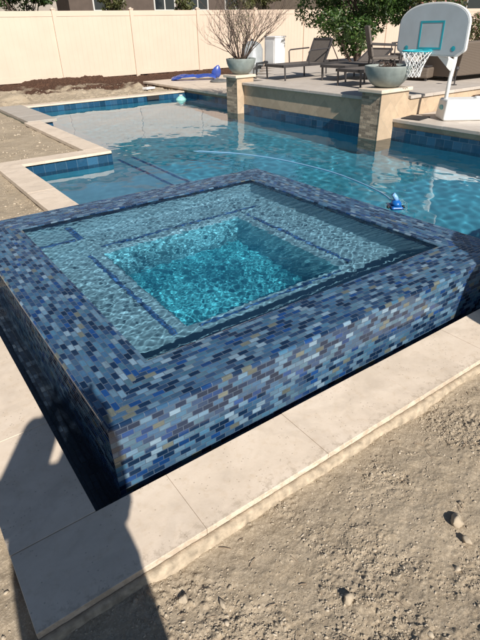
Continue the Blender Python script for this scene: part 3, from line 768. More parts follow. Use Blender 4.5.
house('neighbour_house', -9, 8.9, 27, 37, 5.4, M['stucco_gray'], 'pale gray stucco house behind the left end of the back fence', [('s', 2.0, 3.5, 2.6, 3.9)], rh=2.4)
house('neighbour_house', 9.7, 23, 27.5, 38, 5.6, M['stucco_brown'], 'dark brown house with pale framed windows behind the middle of the back fence', [('s', 11.0, 12.3, 2.35, 3.5), ('s', 14.5, 15.7, 2.35, 3.5), ('s', 16.6, 17.9, 2.35, 3.5), ('s', 19.2, 20.6, 2.35, 3.5)], rh=2.2)
house('neighbour_house', 27.0, 48, 24, 34, 5.6, M['stucco_tan'], 'tan stucco house with wide dark windows behind the basketball hoop', [('s', 29.3, 33.9, 2.2, 3.9), ('s', 35.4, 41.5, 2.2, 3.9)], rh=2.4)

# ------------------------------------------------------------------ vegetation
def leaf_cloud(centres, n, size, seed, flat=.0, fill=.55):
    """centres: (x,y,z,rx,ry,rz). leaves are small bent quads on and in the clumps"""
    g = np.random.default_rng(seed); w_ = np.array([c[3]*c[4]*c[5] for c in centres])**.67; w_ /= w_.sum()
    ci = g.choice(len(centres), n, p=w_); C_ = np.array(centres)[ci]
    d = g.normal(size=(n, 3)); d /= np.linalg.norm(d, axis=1)[:, None]; rad = g.uniform(fill, 1.06, n)**.7
    P = C_[:, :3]+d*rad[:, None]*C_[:, 3:6]
    nrm = d*.6+g.normal(size=(n, 3))*.6+np.array([0, 0, .35]); nrm /= np.linalg.norm(nrm, axis=1)[:, None]
    t = g.normal(size=(n, 3)); t -= nrm*(t*nrm).sum(1)[:, None]; t /= np.linalg.norm(t, axis=1)[:, None]; b_ = np.cross(nrm, t)
    s = size*g.uniform(.6, 1.4, n)[:, None]
    V = np.stack([P-t*s, P+b_*s*.36-nrm*s*.1, P+t*s, P-b_*s*.36-nrm*s*.1], 1).reshape(-1, 3)
    return V, np.arange(n*4).reshape(-1, 4)
def clumps(c, rx, ry, rz, n, r0_, r1_, seed):
    g = np.random.default_rng(seed); o = []
    for _ in range(n):
        d = g.normal(size=3); d /= np.linalg.norm(d); k = g.uniform(.25, 1)**.5
        r = g.uniform(r0_, r1_); o.append((c[0]+d[0]*rx*k, c[1]+d[1]*ry*k, c[2]+d[2]*rz*k, r*g.uniform(.8, 1.3), r*g.uniform(.8, 1.3), r*g.uniform(.6, 1)))
    return o
def shrub(name, base, c, rad, ncl, rr_, nl, size, mleaf, mbark, seed, label, cat='shrub', trunks=4, group=None):
    root = empty(name, base); tag(root, label, cat, group)
    cl = clumps(c, *rad, ncl, *rr_, seed); V, F = leaf_cloud(cl, nl, size, seed+1)
    np_mesh('crown', V, F, mleaf, root)
    g = random.Random(seed); mb = MB()
    for i in range(trunks):
        t = cl[g.randrange(len(cl))]; a = Vector((g.uniform(-.1, .1), g.uniform(-.1, .1), -.15)); b_ = Vector(t[:3])
        m_ = a.lerp(b_, .45)+Vector((g.uniform(-.15, .15), g.uniform(-.15, .15), .1)); r_ = .05 if size > .05 else .02
        mb.tube([a, a.lerp(m_, .5), m_, b_.lerp(m_, .5), b_], [r_, r_*.85, r_*.65, r_*.45, r_*.2], 7)
        for q in range(3):
            t2 = Vector(cl[g.randrange(len(cl))][:3]); mb.tube([m_, m_.lerp(t2, .5)+Vector((0, 0, .06)), t2], [r_*.5, r_*.3, r_*.1], 5)
    mb.build('trunk', mbark, root, smooth=True)
    return root
shrub('evergreen_shrub', (11.9, 9.9, .4), (0, 0, 1.75), (1.35, 1.45, 1.25), 46, (.28, .55), 21000, .055, M['leaf'], M['bark'], 101, 'large dense dark green shrub with glossy leaves behind the loungers', trunks=6)
shrub('oleander_shrub', (12.6, 8.1, .4), (0, 0, 1.25), (.75, .85, .9), 26, (.2, .42), 8500, .045, M['leaf_pink'], M['palebark'], 111, 'loose shrub with reddish leaf tips on pale stems left of the backboard', trunks=7)
shrub('low_shrub', (13.6, 7.3, .35), (0, 0, .85), (.45, .5, .4), 14, (.14, .28), 3600, .035, M['leaf_pink'], M['bark'], 121, 'small dark shrub poking up behind the wicker sofa', trunks=4)
shrub('neighbour_tree', (5.6, 21.5, 0), (0, 0, 3.0), (1.2, 1.0, 1.3), 24, (.3, .6), 5200, .09, M['leaf'], M['bark'], 131, 'green bushy tree behind the left end of the back fence', 'tree')
shrub('neighbour_tree', (9.55, 22.0, 0), (0, 0, 2.9), (.6, .6, 1.0), 12, (.25, .45), 2200, .08, M['leaf_olive'], M['bark'], 141, 'slim olive green tree in front of the dark brown house', 'tree')
shrub('neighbour_tree', (16.6, 21.0, 0), (0, 0, 3.0), (1.3, 1.2, 1.2), 22, (.3, .6), 5200, .08, M['leaf_olive'], M['bark'], 151, 'wide olive green tree behind the fence, above the bare shrub', 'tree')
shrub('neighbour_tree', (11.9, 20.0, 0), (0, 0, 2.5), (.45, .45, .5), 9, (.16, .3), 1100, .07, M['leaf_olive'], M['bark'], 161, 'thin olive twiggy treetop just above the second fence post', 'tree')

def bowl_planter(loc, r, h, label, handle=False):
    root = empty('planter_bowl', loc); tag(root, label, 'planter', 'bowl planters on the stone pillars')
    prof_ = [(.001, 0), (r*.42, 0), (r*.62, h*.12), (r*.82, h*.38), (r*.95, h*.68), (r*1.0, h*.92), (r*1.0, h), (r*.93, h), (r*.9, h*.82), (.001, h*.80)]
    MB().lathe(prof_, seg=48).build('bowl', M['bowl'], root, smooth=True, bevel=.003)
    V = np.array([(0, 0, 0)]); g = np.random.default_rng(3)
    k = 40; rs = np.linspace(0, r*.9, 9); mb = MB(); 
    for i, q in enumerate(rs):
        for j in range(k): mb.v.append((q*math.cos(j*2*math.pi/k), q*math.sin(j*2*math.pi/k), h*.86+float(g.uniform(0, .035))*(1-q/r)+.02*(1-q/r)))
    for i in range(8):
        for j in range(k): a = i*k+j; b_ = i*k+(j+1) % k; mb.face((a, b_, b_+k, a+k))
    mb.build('soil', M['soil'], root, smooth=True)
    return root
bowl_planter((6.50, 8.23, .602), .315, .30, 'gray glazed bowl with soil on the far stone pillar, holding the bare shrub')
bowl_planter((6.60, 4.36, .602), .37, .31, 'wide gray green bowl on the nearer stone pillar left of the hoop')
# emitter lip of the nearer bowl, bare shrub in far bowl
def bare_shrub(loc, label):
    g = random.Random(42); mb = MB()
    def grow(p, d, ln, r, depth):
        n_ = 4; pts = [p]; rs = [r]; q = p
        for i in range(n_):
            d = (d+Vector((g.uniform(-.16, .16), g.uniform(-.16, .16), g.uniform(-.06, .12)))).normalized()
            q = q+d*(ln/n_); pts.append(q); rs.append(r*(1-.16*(i+1)))
        mb.tube(pts, rs, 5 if depth > 1 else 4)
        if depth == 0: return
        for k in range(g.choice([2, 3, 3])):
            i = g.randrange(2, n_+1); nd_ = (d+Vector((g.uniform(-.7, .7), g.uniform(-.7, .7), g.uniform(-.15, .5)))).normalized()
            grow(pts[i], nd_, ln*g.uniform(.55, .8), r*.52, depth-1)
    for k in range(24):
        a = k*2*math.pi/24+g.uniform(-.3, .3); t = g.uniform(.25, 1.15)
        grow(Vector((math.cos(a)*.05, math.sin(a)*.05, -.03)), Vector((math.cos(a)*t, math.sin(a)*t, 1)).normalized(), g.uniform(.45, .80), .014, 4)
    root = empty('bare_shrub', loc); tag(root, label, 'shrub')
    mb.build('branches', M['bark'], root)
    V, F = leaf_cloud([(0, 0, .05, .2, .2, .07), (0, 0, .45, .42, .42, .35), (0, 0, .75, .6, .6, .4)], 1500, .014, 9, fill=.1)
    np_mesh('dry_leaves', V, F, M['leaf_pink'], root)
bare_shrub((6.50, 8.23, .86), 'leafless twiggy shrub growing from the gray bowl on the far pillar')
# dark trailing tuft in nearer bowl
shrub('dead_plant', (6.60, 4.36, .86), (0, 0, .03), (.16, .16, .03), 8, (.03, .07), 500, .02, M['bark'], M['bark'], 171, 'dark dried plant stubble in the nearer gray green bowl', 'plant', trunks=3)

# ------------------------------------------------------------------ patio furniture
def lounger(loc, rz, label, back=70, arms=True, L=1.95, Wd=.62, bl=.46):
    root = empty('sun_lounger', loc, rz); tag(root, label, 'sun lounger', 'metal sling loungers on the terrace')
    h = .28; hx = min(1.22, L-.06)
    mb = MB()
    for y in (-Wd/2, Wd/2): mb.box(0, L, y-.02, y+.02, h-.03, h+.02)
    mb.box(0, .04, -Wd/2, Wd/2, h-.03, h+.02).box(L-.04, L, -Wd/2, Wd/2, h-.03, h+.02)
    mb.build('frame', M['dark_metal'], root, bevel=.004)
    for x in ((.05, 1.15, L-.1) if L > 1.2 else (.05, L-.06)):
        for y in (-Wd/2, Wd/2):
            MB().tube([(x, y, h-.02), (x+.02, y, 0)], .018, 8).build('leg', M['dark_metal'], root)
    MB().box(.04, hx, -Wd/2+.02, Wd/2-.02, h+.005, h+.018).build('seat', M['sling'], root)
    if back is None: return root
    Mx = Matrix.Translation((hx, 0, h+.02)) @ Matrix.Rotation(-R(back), 4, 'Y')
    MB().box(0, bl, -Wd/2+.05, Wd/2-.05, -.006, .006, Mx).build('backrest', M['sling'], root)
    MB().box(0, bl+.04, -Wd/2+.01, -Wd/2+.045, -.02, .02, Mx).box(0, bl+.04, Wd/2-.045, Wd/2-.01, -.02, .02, Mx).box(bl+.005, bl+.04, -Wd/2+.046, Wd/2-.046, -.02, .02, Mx).build('back_frame', M['dark_metal'], root, bevel=.003)
    for y in (-Wd/2+.02, Wd/2-.02): MB().tube([(hx+.42*math.cos(R(back)), y, h+.42*math.sin(R(back))), (hx+.45, y, h)], .011, 6).build('back_prop', M['dark_metal'], root)
    if arms:
        for y in (-Wd/2-.02, Wd/2+.02):
            MB().tube([(.72, y, h), (.70, y, h+.24), (.74, y, h+.27), (1.30, y, h+.29)], .016, 6).build('armrest', M['dark_metal'], root)
    return root
lounger((7.12, 7.88, .46), 0, 'dark metal lounger with upright back beside the far planter bowl', back=66)
lounger((7.75, 6.75, .46), R(6), 'dark metal lounger in the middle, half hidden behind its neighbour', back=28, arms=False)
lounger((7.18, 5.78, .46), R(0), 'short backless gray brown sling stool nearest the wide bowl planter', back=None, L=.85, Wd=.58)
def armchair(loc, rz, label):
    root = empty('patio_chair', loc, rz); tag(root, label, 'chair')
    for x in (-.27, .27):
        for y in (-.27, .27): MB().tube([(x, y, 0), (x*.95, y*.95, .42)], .018, 8).build('leg', M['dark_metal'], root)
    MB().box(-.28, .28, -.28, .28, .40, .45).build('seat', M['sling'], root, bevel=.01)
    Mx = Matrix.Translation((.27, 0, .45)) @ Matrix.Rotation(-R(76), 4, 'Y'); MB().box(0, .55, -.27, .27, -.02, .02, Mx).build('backrest', M['sling'], root, bevel=.01)
    for y in (-.30, .30): MB().tube([(-.25, y, .42), (-.25, y, .64), (.32, y, .67)], .018, 8).build('armrest', M['dark_metal'], root)
armchair((8.55, 6.1, .46), R(140), 'gray brown sling armchair just behind the wide bowl planter')
armchair((9.6, 6.35, .46), R(-25), 'dark patio armchair behind the left edge of the backboard')
# wicker sofa
root = empty('wicker_sofa', (9.30, 4.95, .46), R(-4)); tag(root, 'brown wicker sofa seen from behind at the right edge of the terrace', 'sofa')
Mx = Matrix.Rotation(R(8), 4, 'X')
MB().box(0, 2.0, -.06, .06, .10, .70, Mx).build('backrest', M['wicker'], root, bevel=.03, bseg=3)
MB().box(0, 2.0, .065, .72, .10, .40).build('seat', M['wicker'], root, bevel=.02)
for x in (-.10, 1.96): MB().box(x, x+.14, .0, .74, .08, .52).build('arm', M['wicker'], root, bevel=.02)
for x in (0.02, 1.95):
    for y in (.04, .68): MB().box(x-.03, x+.03, y-.03, y+.03, 0, .1).build('leg', M['dark_metal'], root)
root = empty('wicker_ottoman', (9.45, 5.75, .46), R(12)); tag(root, 'low brown wicker ottoman behind the basketball net', 'ottoman')
MB().box(-.55, .55, -.32, .32, .05, .24).build('body', M['wicker'], root, bevel=.03, bseg=3)
MB().box(-.5, .5, -.28, .28, .242, .27).build('top', M['dark_metal'], root, bevel=.02)
for x in (-.48, .48):
    for y in (-.26, .26): MB().box(x-.02, x+.02, y-.02, y+.02, 0, .05).build('foot', M['dark_metal'], root)
# brown steps
root = empty('wooden_step', (9.55, 3.8, .15)); tag(root, 'dark brown wooden step block behind the white hoop base', 'step')
MB().box(-.75, .75, -.28, .34, 0, .13).build('riser', M['brown_wood'], root); MB().box(-.8, .8, -.33, .34, .132, .17).build('tread', M['brown_wood'], root, bevel=.006)
# floor spike lamp
root = empty('garden_torch', (8.75, 4.55, .46)); tag(root, 'short black garden light standing on the terrace edge behind the hoop pole', 'garden light')
MB().lathe([(.001, 0), (.05, 0), (.05, .012), (.012, .02), (.010, .24), (.001, .24)], seg=16).build('stem', M['dark_metal'], root); MB().lathe([(.001, .241), (.02, .241), (.045, .27), (.04, .30), (.001, .32)], seg=16).build('head', M['dark_metal'], root)

# pool equipment
root = empty('equipment_cabinet', (10.6, 12.15, 0)); tag(root, 'tall white metal equipment cabinet standing by the fence behind the bare shrub', 'cabinet')
MB().box(-.20, .20, -.26, .26, .38, 1.16).build('body', M['ac'], root, bevel=.015)
MB().box(-.22, .22, -.28, .28, 1.162, 1.20).build('lid', M['ac'], root, bevel=.01)
MB().box(-.19, .19, -.25, .25, -.1, .378).build('stand', M['tank'], root)
MB().box(-.208, -.2005, -.20, .20, .46, 1.08).build('door', M['ac'], root)
root = empty('filter_tank', (9.95, 12.45, 0)); tag(root, 'gray domed pool filter tank left of the white equipment cabinet', 'tank')
MB().lathe([(.001, -.05), (.30, -.05), (.33, .1), (.33, .42), (.36, .44), (.36, .50), (.33, .52), (.33, .86), (.27, 1.0), (.12, 1.08), (.001, 1.09)], seg=32).build('shell', M['tank'], root, smooth=True)
MB().tube([(-.2, -.33, .1), (-.2, -.48, .12), (-.2, -.5, .5), (.2, -.5, .52), (.2, -.36, .52)], .035, 10).build('pipe', M['rubber'], root, smooth=True)
MB().lathe([(.001, 1.091), (.05, 1.091), (.05, 1.14), (.001, 1.14)], seg=12).build('gauge', M['rubber'], root)

# inflatable, lid, offcut, skimmer
root = empty('pool_float', (8.35, 13.25, .09), R(-28)); tag(root, 'half deflated royal blue inflatable lying on the pale deck by the fence', 'pool float')
n1, n2 = 60, 28; X, Y = np.meshgrid(np.linspace(-.75, .6, n1), np.linspace(-.32, .32, n2)); env = np.clip(1-(X/.78)**4-(Y/.36)**4, 0, 1)**.5
Zt = env*(.06+.13*fbm(X+9, Y+4, 4.5, 3, 31)); V = np.concatenate([np.stack([X, Y, Zt], -1).reshape(-1, 3), np.stack([X, Y, Zt*0+.001], -1).reshape(-1, 3)])
F = [(j*n1+i, j*n1+i+1, (j+1)*n1+i+1, (j+1)*n1+i) for j in range(n2-1) for i in range(n1-1) if env[j, i] > 0]
F += [tuple(n1*n2+q for q in f[::-1]) for f in F]
np_mesh('body', V, np.array(F), M['blue_vinyl'], root, smooth=True)
MB().lathe([(.001, -.18), (.12, -.14), (.15, -.05), (.12, .06), (.05, .16), (.001, .19)], seg=20, sy=.45, M=Matrix.Translation((.66, 0, .20)) @ Matrix.Rotation(R(20), 4, 'Y')).build('head', M['blue_vinyl'], root, smooth=True)
mb = MB().lathe([(.001, .0), (.27, .0), (.29, .02), (.27, .045), (.12, .075), (.001, .085)], seg=36); o = mb.build('round_lid', M['lid_gray'], smooth=True, loc=(8.42, 12.0, .091)); tag(o, 'round dark gray lid lying flat beside the blue inflatable', 'lid')
mb = MB().box(-.16, .16, -.09, .09, 0, .05); o = mb.build('offcut', M['paper'], loc=(6.35, 12.5, .02), rz=.3, bevel=.004); tag(o, 'small white block lying on the mulch past the far coping', 'offcut')
mb = MB().box(-.17, .17, -.03, .012, -.135, -.045); o = mb.build('skimmer_mouth', M['rubber'], loc=(5.95, 11.49, 0)); tag(o, 'black skimmer opening in the far blue tile band', 'skimmer')
root = empty('chlorine_floater', (6.55, 11.05, -.165)); tag(root, 'mint green floating chlorine dispenser in the far pool corner', 'floater')
MB().lathe([(.001, -.12), (.06, -.11), (.06, -.02), (.13, -.015), (.145, .01), (.13, .04), (.09, .075), (.05, .105), (.001, .11)], seg=28).build('body', M['mint'], root, smooth=True)
MB().lathe([(.045, .112), (.045, .135), (.001, .14)], seg=16).build('cap', M['white'], root)

# pool cleaner and hose
root = empty('pool_cleaner', (3.84, 1.78, ZW-.02), R(55)); root.scale = (.72,)*3; tag(root, 'blue suction pool cleaner head breaking the water behind the spa', 'pool cleaner')
MB().box(-.13, .13, -.10, .10, -.02, .05, taper=.025).build('body', M['blue_plastic'], root, bevel=.02, bseg=3)
MB().lathe([(.11, .052), (.10, .09), (.06, .12), (.001, .125)], seg=24, sx=.9, sy=.7).build('dome', M['blue_plastic'], root, smooth=True)
MB().tube([(0, .0, .12), (.0, .02, .16), (-.0, .06, .21)], [.034, .034, .03], 14).build('hose_cuff', M['ltblue_plastic'], root, smooth=True)
for s_ in (-1, 1): MB().lathe([(.001, -.012), (.042, -.012), (.042, .012), (.001, .012)], seg=20, M=Matrix.Translation((0, s_*.11, .0)) @ Matrix.Rotation(R(90), 4, 'X')).build('wheel', M['rubber'], root)
MB().box(.12, .20, -.09, .09, -.015, .01).build('flap', M['blue_plastic'], root, bevel=.005)
pts = [(3.42, 5.72), (3.62, 5.42), (3.78, 5.18), (3.99, 4.87), (4.19, 4.32), (4.28, 3.77), (4.30, 3.21), (4.23, 2.71), (4.09, 2.2), (3.95, 1.93), (3.86, 1.80)]
sm = []
for i in range(len(pts)-1):
    p0, p1, p2, p3 = [Vector(pts[max(0, min(len(pts)-1, k))]) for k in (i-1, i, i+1, i+2)]
    for t in np.linspace(0, 1, 12, endpoint=False):
        q = .5*((2*p1)+(p2-p0)*t+(2*p0-5*p1+4*p2-p3)*t*t+(3*p1-p0-3*p2+p3)*t**3); sm.append((q.x, q.y))
mb = MB(); N_ = len(sm)
mb.tube([(x, y, ZW+.006-.05*max(0, (14-i)/14)+(.055*max(0, (i-N_+14)/14))) for i, (x, y) in enumerate(sm)], [.0088 if i % 2 else .0078 for i in range(N_)], 10)
o = mb.build('cleaner_hose', M['hose'], smooth=True); tag(o, 'pale blue cleaner hose floating in a long arc across the pool', 'hose')

# ------------------------------------------------------------------ poolside basketball hoop
root = empty('basketball_hoop', (7.25, 3.35, .15)); tag(root, 'white poolside basketball hoop with gray board and turquoise rim on the right deck', 'basketball hoop')
O = Vector((7.25, 3.35, .15))
def rel(x, y, z): return (x-O.x, y-O.y, z-O.z)
# base tank
ld = Vector((.80, -.60, 0)); wd = Vector((.60, .80, 0)); A0 = Vector(rel(6.93, 3.45, .152))
Mb = Matrix(((ld.x, wd.x, 0, A0.x), (ld.y, wd.y, 0, A0.y), (0, 0, 1, A0.z), (0, 0, 0, 1)))
base = MB().box(0, 1.15, 0, .42, 0, .30, Mb, taper=.025).build('base', M['white'], root, bevel=.035, bseg=4)
MB().box(.0, .3, -.0, .1, 0, .0).build('x') if False else None
# oval turquoise badge on the end face, with two fin marks
mb = MB(); k = 24; cx_, cz_ = .21, .17
Me = Mb @ Matrix.Translation((.006, 0, 0))
ov = [Mb @ Vector((.0065+.012*(cz_/.30)-.004, cx_+.085*math.cos(i*2*math.pi/k), cz_+.035*math.sin(i*2*math.pi/k)*(1.25 if math.sin(i*2*math.pi/k) > 0 else .8))) for i in range(k)]
mb.v += [tuple(p) for p in ov]; mb.v += [tuple(p+ld*.02) for p in ov]; mb.face(list(range(k))[::-1])
for i in range(k): mb.face((i, (i+1) % k, k+(i+1) % k, k+i))
mb.build('badge', M['cyan'], base)
MB().lathe([(.001, 0), (.045, 0), (.045, .025), (.001, .03)], seg=20, M=Mb @ Matrix.Translation((.55, .2, .302))).build('filler_cap', M['white'], base)
# pole
pole = MB().tube([rel(7.13, 3.60, .42), rel(7.15, 3.60, .75), rel(7.19, 3.60, .95), rel(7.20, 3.60, 1.40)], .030, 16).build('pole', M['white'], root, smooth=True)
# wedge brackets between the pole and the board
for dy in (-.035, .035):
    mb = MB(); q = [(7.20, 3.60, .80), (7.17, 3.60, .98), (7.04, 3.86, 1.14), (7.04, 3.80, 1.03), (7.15, 3.66, .86)]
    n_ = len(mb.v); mb.v += [rel(x+dy*.8-.008, y+dy*.6, z) for x, y, z in q]+[rel(x+dy*.8+.008, y+dy*.6, z) for x, y, z in q]; m5 = len(q)
    mb.face([n_+i for i in range(m5)]); mb.face([n_+m5+i for i in range(m5)][::-1])
    for i in range(m5): mb.face((n_+i, n_+(i+1) % m5, n_+m5+(i+1) % m5, n_+m5+i))
    mb.build('bracket', M['white'], pole)
MB().box(7.03-O.x, 7.20-O.x, 3.585-O.y, 3.615-O.y, 1.28-O.z, 1.33-O.z).box(7.03-O.x, 7.20-O.x, 3.585-O.y, 3.615-O.y, 1.08-O.z, 1.12-O.z).build('bracket', M['white'], pole)
# board
yc = 3.945; hw = .615; zb_, zs, ztp = 1.035, 1.42, 1.735
def board_outline(sh=0.0):
    p = []
    def cr(cy, cz, a0, a1, r, n_=6): return [(cy+r*math.cos(R(a0+(a1-a0)*i/n_)), cz+r*math.sin(R(a0+(a1-a0)*i/n_))) for i in range(n_+1)]
    w_ = hw-sh; b0 = zb_+sh; rc = .06
    p += [(-w_+.12, b0), (w_-.12, b0)]; p += cr(w_-rc, b0+.05+rc, -80, 0, rc)
    for i in range(1, 24):
        t = i/24*math.pi; c_ = math.cos(t); s_ = math.sin(t)
        p.append((w_*math.copysign(abs(c_)**.85, c_), zs+(ztp-sh-zs)*s_**.85))
    p += cr(-w_+rc, b0+.05+rc, 180, 260, rc)
    return p
def slab_yz(mb, pts, x0, x1, lean=0.0):
    n_ = len(pts); k = len(mb.v)
    mb.v += [rel(x0+lean*(z-zb_), yc+y, z) for y, z in pts]+[rel(x1+lean*(z-zb_), yc+y, z) for y, z in pts]
    mb.face([k+i for i in range(n_)]); mb.face([k+n_+i for i in range(n_)][::-1])
    for i in range(n_): mb.face((k+(i+1) % n_, k+i, k+n_+i, k+n_+(i+1) % n_))
mb = MB(); slab_yz(mb, board_outline(), 6.985, 7.03); rim_b = mb.build('board_rim', M['white'], root, bevel=.006)
mb = MB(); slab_yz(mb, board_outline(.022), 6.981, 6.9845); mb.build('board_face', M['board'], rim_b)
yq0, yq1, zq0, zq1, t = yc-.21, yc+.21, 1.125, 1.50, .026
mb = MB()
for (a, b_, c_, d_) in ((yq0, yq1, zq1-t, zq1), (yq0, yq1, zq0, zq0+t), (yq0, yq0+t, zq0+t+.0005, zq1-t-.0005), (yq1-t, yq1, zq0+t+.0005, zq1-t-.0005)):
    mb.box(6.9775-O.x, 6.9805-O.x, a-O.y, b_-O.y, c_-O.z, d_-O.z)
mb.build('target_square', M['cyan'], rim_b)
for yy_ in (-.42, .42):
    MB().lathe([(.02, 0), (.035, .004), (.001, .006)], seg=14, M=Matrix.Translation(rel(6.981, yc+yy_, 1.14)) @ Matrix.Rotation(R(-90), 4, 'Y')).build('decal', M['cyan'], rim_b)
rx, ry_, rz_ , rrm = 6.70, yc+.0, 1.115, .215
mb = MB(); mb.tube([rel(rx+rrm*math.cos(a), ry_+rrm*math.sin(a), rz_) for a in np.linspace(0, 2*math.pi, 41)], .010, 8, cap=False)
rimo = mb.build('rim', M['cyan'], root, smooth=True)
MB().box(6.90-O.x, 6.979-O.x, ry_-.06-O.y, ry_+.06-O.y, rz_-.05-O.z, rz_+.012-O.z).build('rim_bracket', M['cyan'], rimo, bevel=.004)
mb = MB(); NS = 12; hts = [0, .06, .12, .18, .24, .30, .345]; rad = [rrm, .185, .155, .130, .112, .10, .095]
for s_ in (-1, 1):
    for k in range(NS):
        pts_ = []
        for i, (hh, r_) in enumerate(zip(hts, rad)):
            a = 2*math.pi*(k+s_*i*.5)/NS; pts_.append(rel(rx+r_*math.cos(a), ry_+r_*math.sin(a), rz_-hh-.008))
        mb.tube(pts_, .0052, 5)
mb.build('net', M['white'], root)
o = MB().box(-.19, .19, -.16, .16, 0, .015).build('rubber_mat', M['rubber'], loc=(6.88, 3.92, .1515), rz=.2, bevel=.003); tag(o, 'small black rubber mat on the deck left of the white hoop base', 'mat')

# ------------------------------------------------------------------ shadow caster added unseen right of the view (it shades the spa corner)
ur = empty('added_shadow_caster', (2.46, -1.25, -.03)); tag(ur, 'added tall round belly urn standing on the dirt, out of view to the right', 'shadow_caster')
MB().lathe([(.001, 0), (.24, 0), (.27, .03), (.40, .30), (.50, .58), (.52, .78), (.48, .98), (.36, 1.16), (.27, 1.24), (.31, 1.30), (.27, 1.30), (.22, 1.22), (.001, .9)], seg=48).build('caster_shell', M['bowl'], ur, smooth=True)

# ------------------------------------------------------------------ the photographer, behind the camera
def skinned(name, joints, edges, m, parent=None, sub=1, root_i=0):
    me = bpy.data.meshes.new(name); me.from_pydata([j[:3] for j in joints], edges, []); me.materials.append(m)
    o = bpy.data.objects.new(name, me); COL.objects.link(o)
    sk = o.modifiers.new('skin', 'SKIN'); sk.use_smooth_shade = True
    if not me.skin_vertices:
        me.attributes  # layer is made by hand below
    lay = me.skin_vertices[0] if len(me.skin_vertices) else None
    if lay is None:
        try: lay = me.skin_vertices.new(name='skin')
        except Exception: lay = None
    if lay is not None:
        for i, j in enumerate(joints):
            lay.data[i].radius = (j[3], j[4] if len(j) > 4 else j[3]); lay.data[i].use_root = (i == root_i)
    sb = o.modifiers.new('sub', 'SUBSURF'); sb.levels = sub; sb.render_levels = sub
    if parent: o.parent = parent
    return o
B0 = Vector((-.565, -1.76, -.03))     # between the feet
F_ = Vector((math.sin(ya_), math.cos(ya_), 0)); S_ = Vector((math.cos(ya_), -math.sin(ya_), 0))   # facing, right hand side
def bp(s, f, z): return B0+S_*s+F_*f+Vector((0, 0, z))
ph = empty('person', B0); tag(ph, 'person in dark clothes holding up a phone, whose shadow falls across the coping', 'person')
ph_off = Matrix.Translation(-B0)
phone_c = CAM-fw*.012
J = []; E_ = []
def J_(p, r, r2=None, prev=None):
    J.append((*(Vector(p)-B0), r, r2 if r2 else r)); i = len(J)-1
    if prev is not None: E_.append((prev, i))
    return i
pel = J_(bp(0, 0, .95), .13, .10); wai = J_(bp(0, .0, 1.10), .115, .09, pel); che = J_(bp(0, .0, 1.30), .135, .10, wai); nk0 = J_(bp(.03, .07, 1.46), .06, .055, che)
nk1 = J_(bp(.07, .115, 1.53), .052, .052, nk0); hd0 = J_(bp(.10, .155, 1.60), .078, .088, nk1); hd1 = J_(bp(.10, .155, 1.68), .082, .098, hd0); hd2 = J_(bp(.10, .15, 1.745), .055, .062, hd1)
J_(bp(.10, .255, 1.635), .014, .014, hd0)                                   # nose
for s_ in (-1, 1):
    J_(bp(.10+s_*.092, .145, 1.64), .013, .022, hd1)                          # ears
    hip = J_(bp(s_*.09, 0, .90), .092, .092, pel); kn = J_(bp(s_*.10, .03, .50), .060, .060, hip); ca = J_(bp(s_*.105, .0, .34), .052, .052, kn); an = J_(bp(s_*.11, -.02, .09), .037, .037, ca)
    ft = J_(bp(s_*.115, .07, .05), .040, .032, an); J_(bp(s_*.12, .18, .035), .032, .024, ft)
    sh = J_(bp(s_*.17, .04, 1.42), .062, .062, che); 
    el = J_(bp(-.27, .20, 1.18) if s_ < 0 else bp(.10, .24, 1.13), .042, .042, sh)
    wr = J_(phone_c+rt*(s_*.085)-up*.07-fw*.035, .027, .024, el)
    pa = J_(phone_c+rt*(s_*.088)-up*.03-fw*.022, .030, .018, wr)
    for q in range(4):                                                    # fingers curl round the edge of the phone
        b0 = phone_c+rt*(s_*.080)+up*(-.028+.019*q)-fw*(.016-.002*q); l_ = [.9, 1.0, .96, .8][q]
        f1 = J_(b0, .0095, .0095, pa); f2 = J_(b0+rt*(s_*.006)+fw*.014*l_+up*.003, .0085, .0085, f1); f3 = J_(b0-rt*(s_*.014*l_)+fw*.014*l_+up*.004, .0078, .0078, f2)
    t1 = J_(phone_c+rt*(s_*.070)-up*.042-fw*.028, .011, .011, pa); t2 = J_(phone_c+rt*(s_*.052)-up*.022-fw*.026, .009, .009, t1)
body = skinned('body', J, E_, M['skin'], ph, 2, pel)
def tube_part(name, chain, m):
    Jx = [(*(Vector(p)-B0), r, r2) for p, r, r2 in chain]; return skinned(name, Jx, [(i, i+1) for i in range(len(Jx)-1)], m, ph, 2, 0)
Js = [(*(bp(.07, 0, .62)-B0), .29, .22), (*(bp(.03, 0, 1.0)-B0), .23, .18), (*(bp(.02, 0, 1.30)-B0), .20, .15), (*(bp(0, .05, 1.45)-B0), .08, .07)]
Es = [(0, 1), (1, 2), (2, 3)]
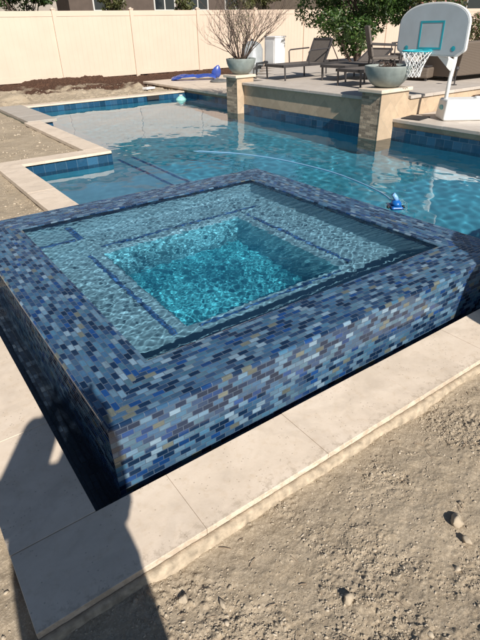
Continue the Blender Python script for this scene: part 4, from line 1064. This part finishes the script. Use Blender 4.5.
for s_, elp in ((-1, bp(-.27, .18, 1.20)), (1, bp(.09, .22, 1.18))):
    k = len(Js); Js += [(*(bp(s_*.15, .035, 1.42)-B0), .085, .085), (*(elp-B0), .09, .09)]; Js += [(*((CAM+rt*(s_*.10)-up*.10-fw*.05)-B0), .075, .075)]; Es += [(2, k), (k, k+1), (k+1, k+2)]
skinned('shirt', Js, Es, M['shirt'], ph, 2, 0)
Jt = [(*(bp(0, 0, .98)-B0), .145, .115)]; Et = []
for s_ in (-1, 1):
    k = len(Jt); Jt += [(*(bp(s_*.11+.04, 0, .80)-B0), .135, .125), (*(bp(s_*.13+.04, .02, .50)-B0), .11, .10), (*(bp(s_*.11, -.02, .12)-B0), .062, .062)]; Et += [(0, k), (k, k+1), (k+1, k+2)]
skinned('trousers', Jt, Et, M['jeans'], ph, 2, 0)
hc = bp(.10, .125, 1.69)-B0
MB().lathe([(.001, .105), (.05, .095), (.085, .055), (.098, .0), (.097, -.05), (.088, -.11)], seg=28, M=Matrix.Translation(hc) @ Matrix.Rotation(-ya_, 4, 'Z') @ Matrix.Rotation(R(12), 4, 'X')).build('hair', M['hair'], ph, smooth=True)
for s_ in (-1, 1):
    MB().lathe([(.001, -.012), (.012, 0), (.001, .012)], seg=12, M=Matrix.Translation(bp(.10+s_*.032, .235, 1.655)-B0)).build('eye', M['white'], ph, smooth=True)
MB().lathe([(.001, -.003), (.024, 0), (.001, .006)], seg=16, M=Matrix.Translation(bp(.10, .242, 1.595)-B0) @ Matrix.Rotation(-ya_, 4, 'Z') @ Matrix.Rotation(R(90), 4, 'X'), sy=.35).build('mouth', simple('lip', (.4,.16,.14), .5), ph, smooth=True)
# phone: its lens is at the camera
mp_ = Matrix(((rt.x, up.x, -fw.x, 0), (rt.y, up.y, -fw.y, 0), (rt.z, up.z, -fw.z, 0), (0, 0, 0, 1)))
phn = empty('phone', CAM-fw*.014); tag(phn, 'dark smartphone held up in both hands by the photographer', 'phone')
mb = MB().box(-.036, .036, -.137, .012, -.0, .008, mp_); mb.build('phone_body', M['rubber'], phn, bevel=.003)
mb = MB().box(-.033, .033, -.130, .008, .0082, .0086, mp_); mb.build('screen', M['glass'], phn)
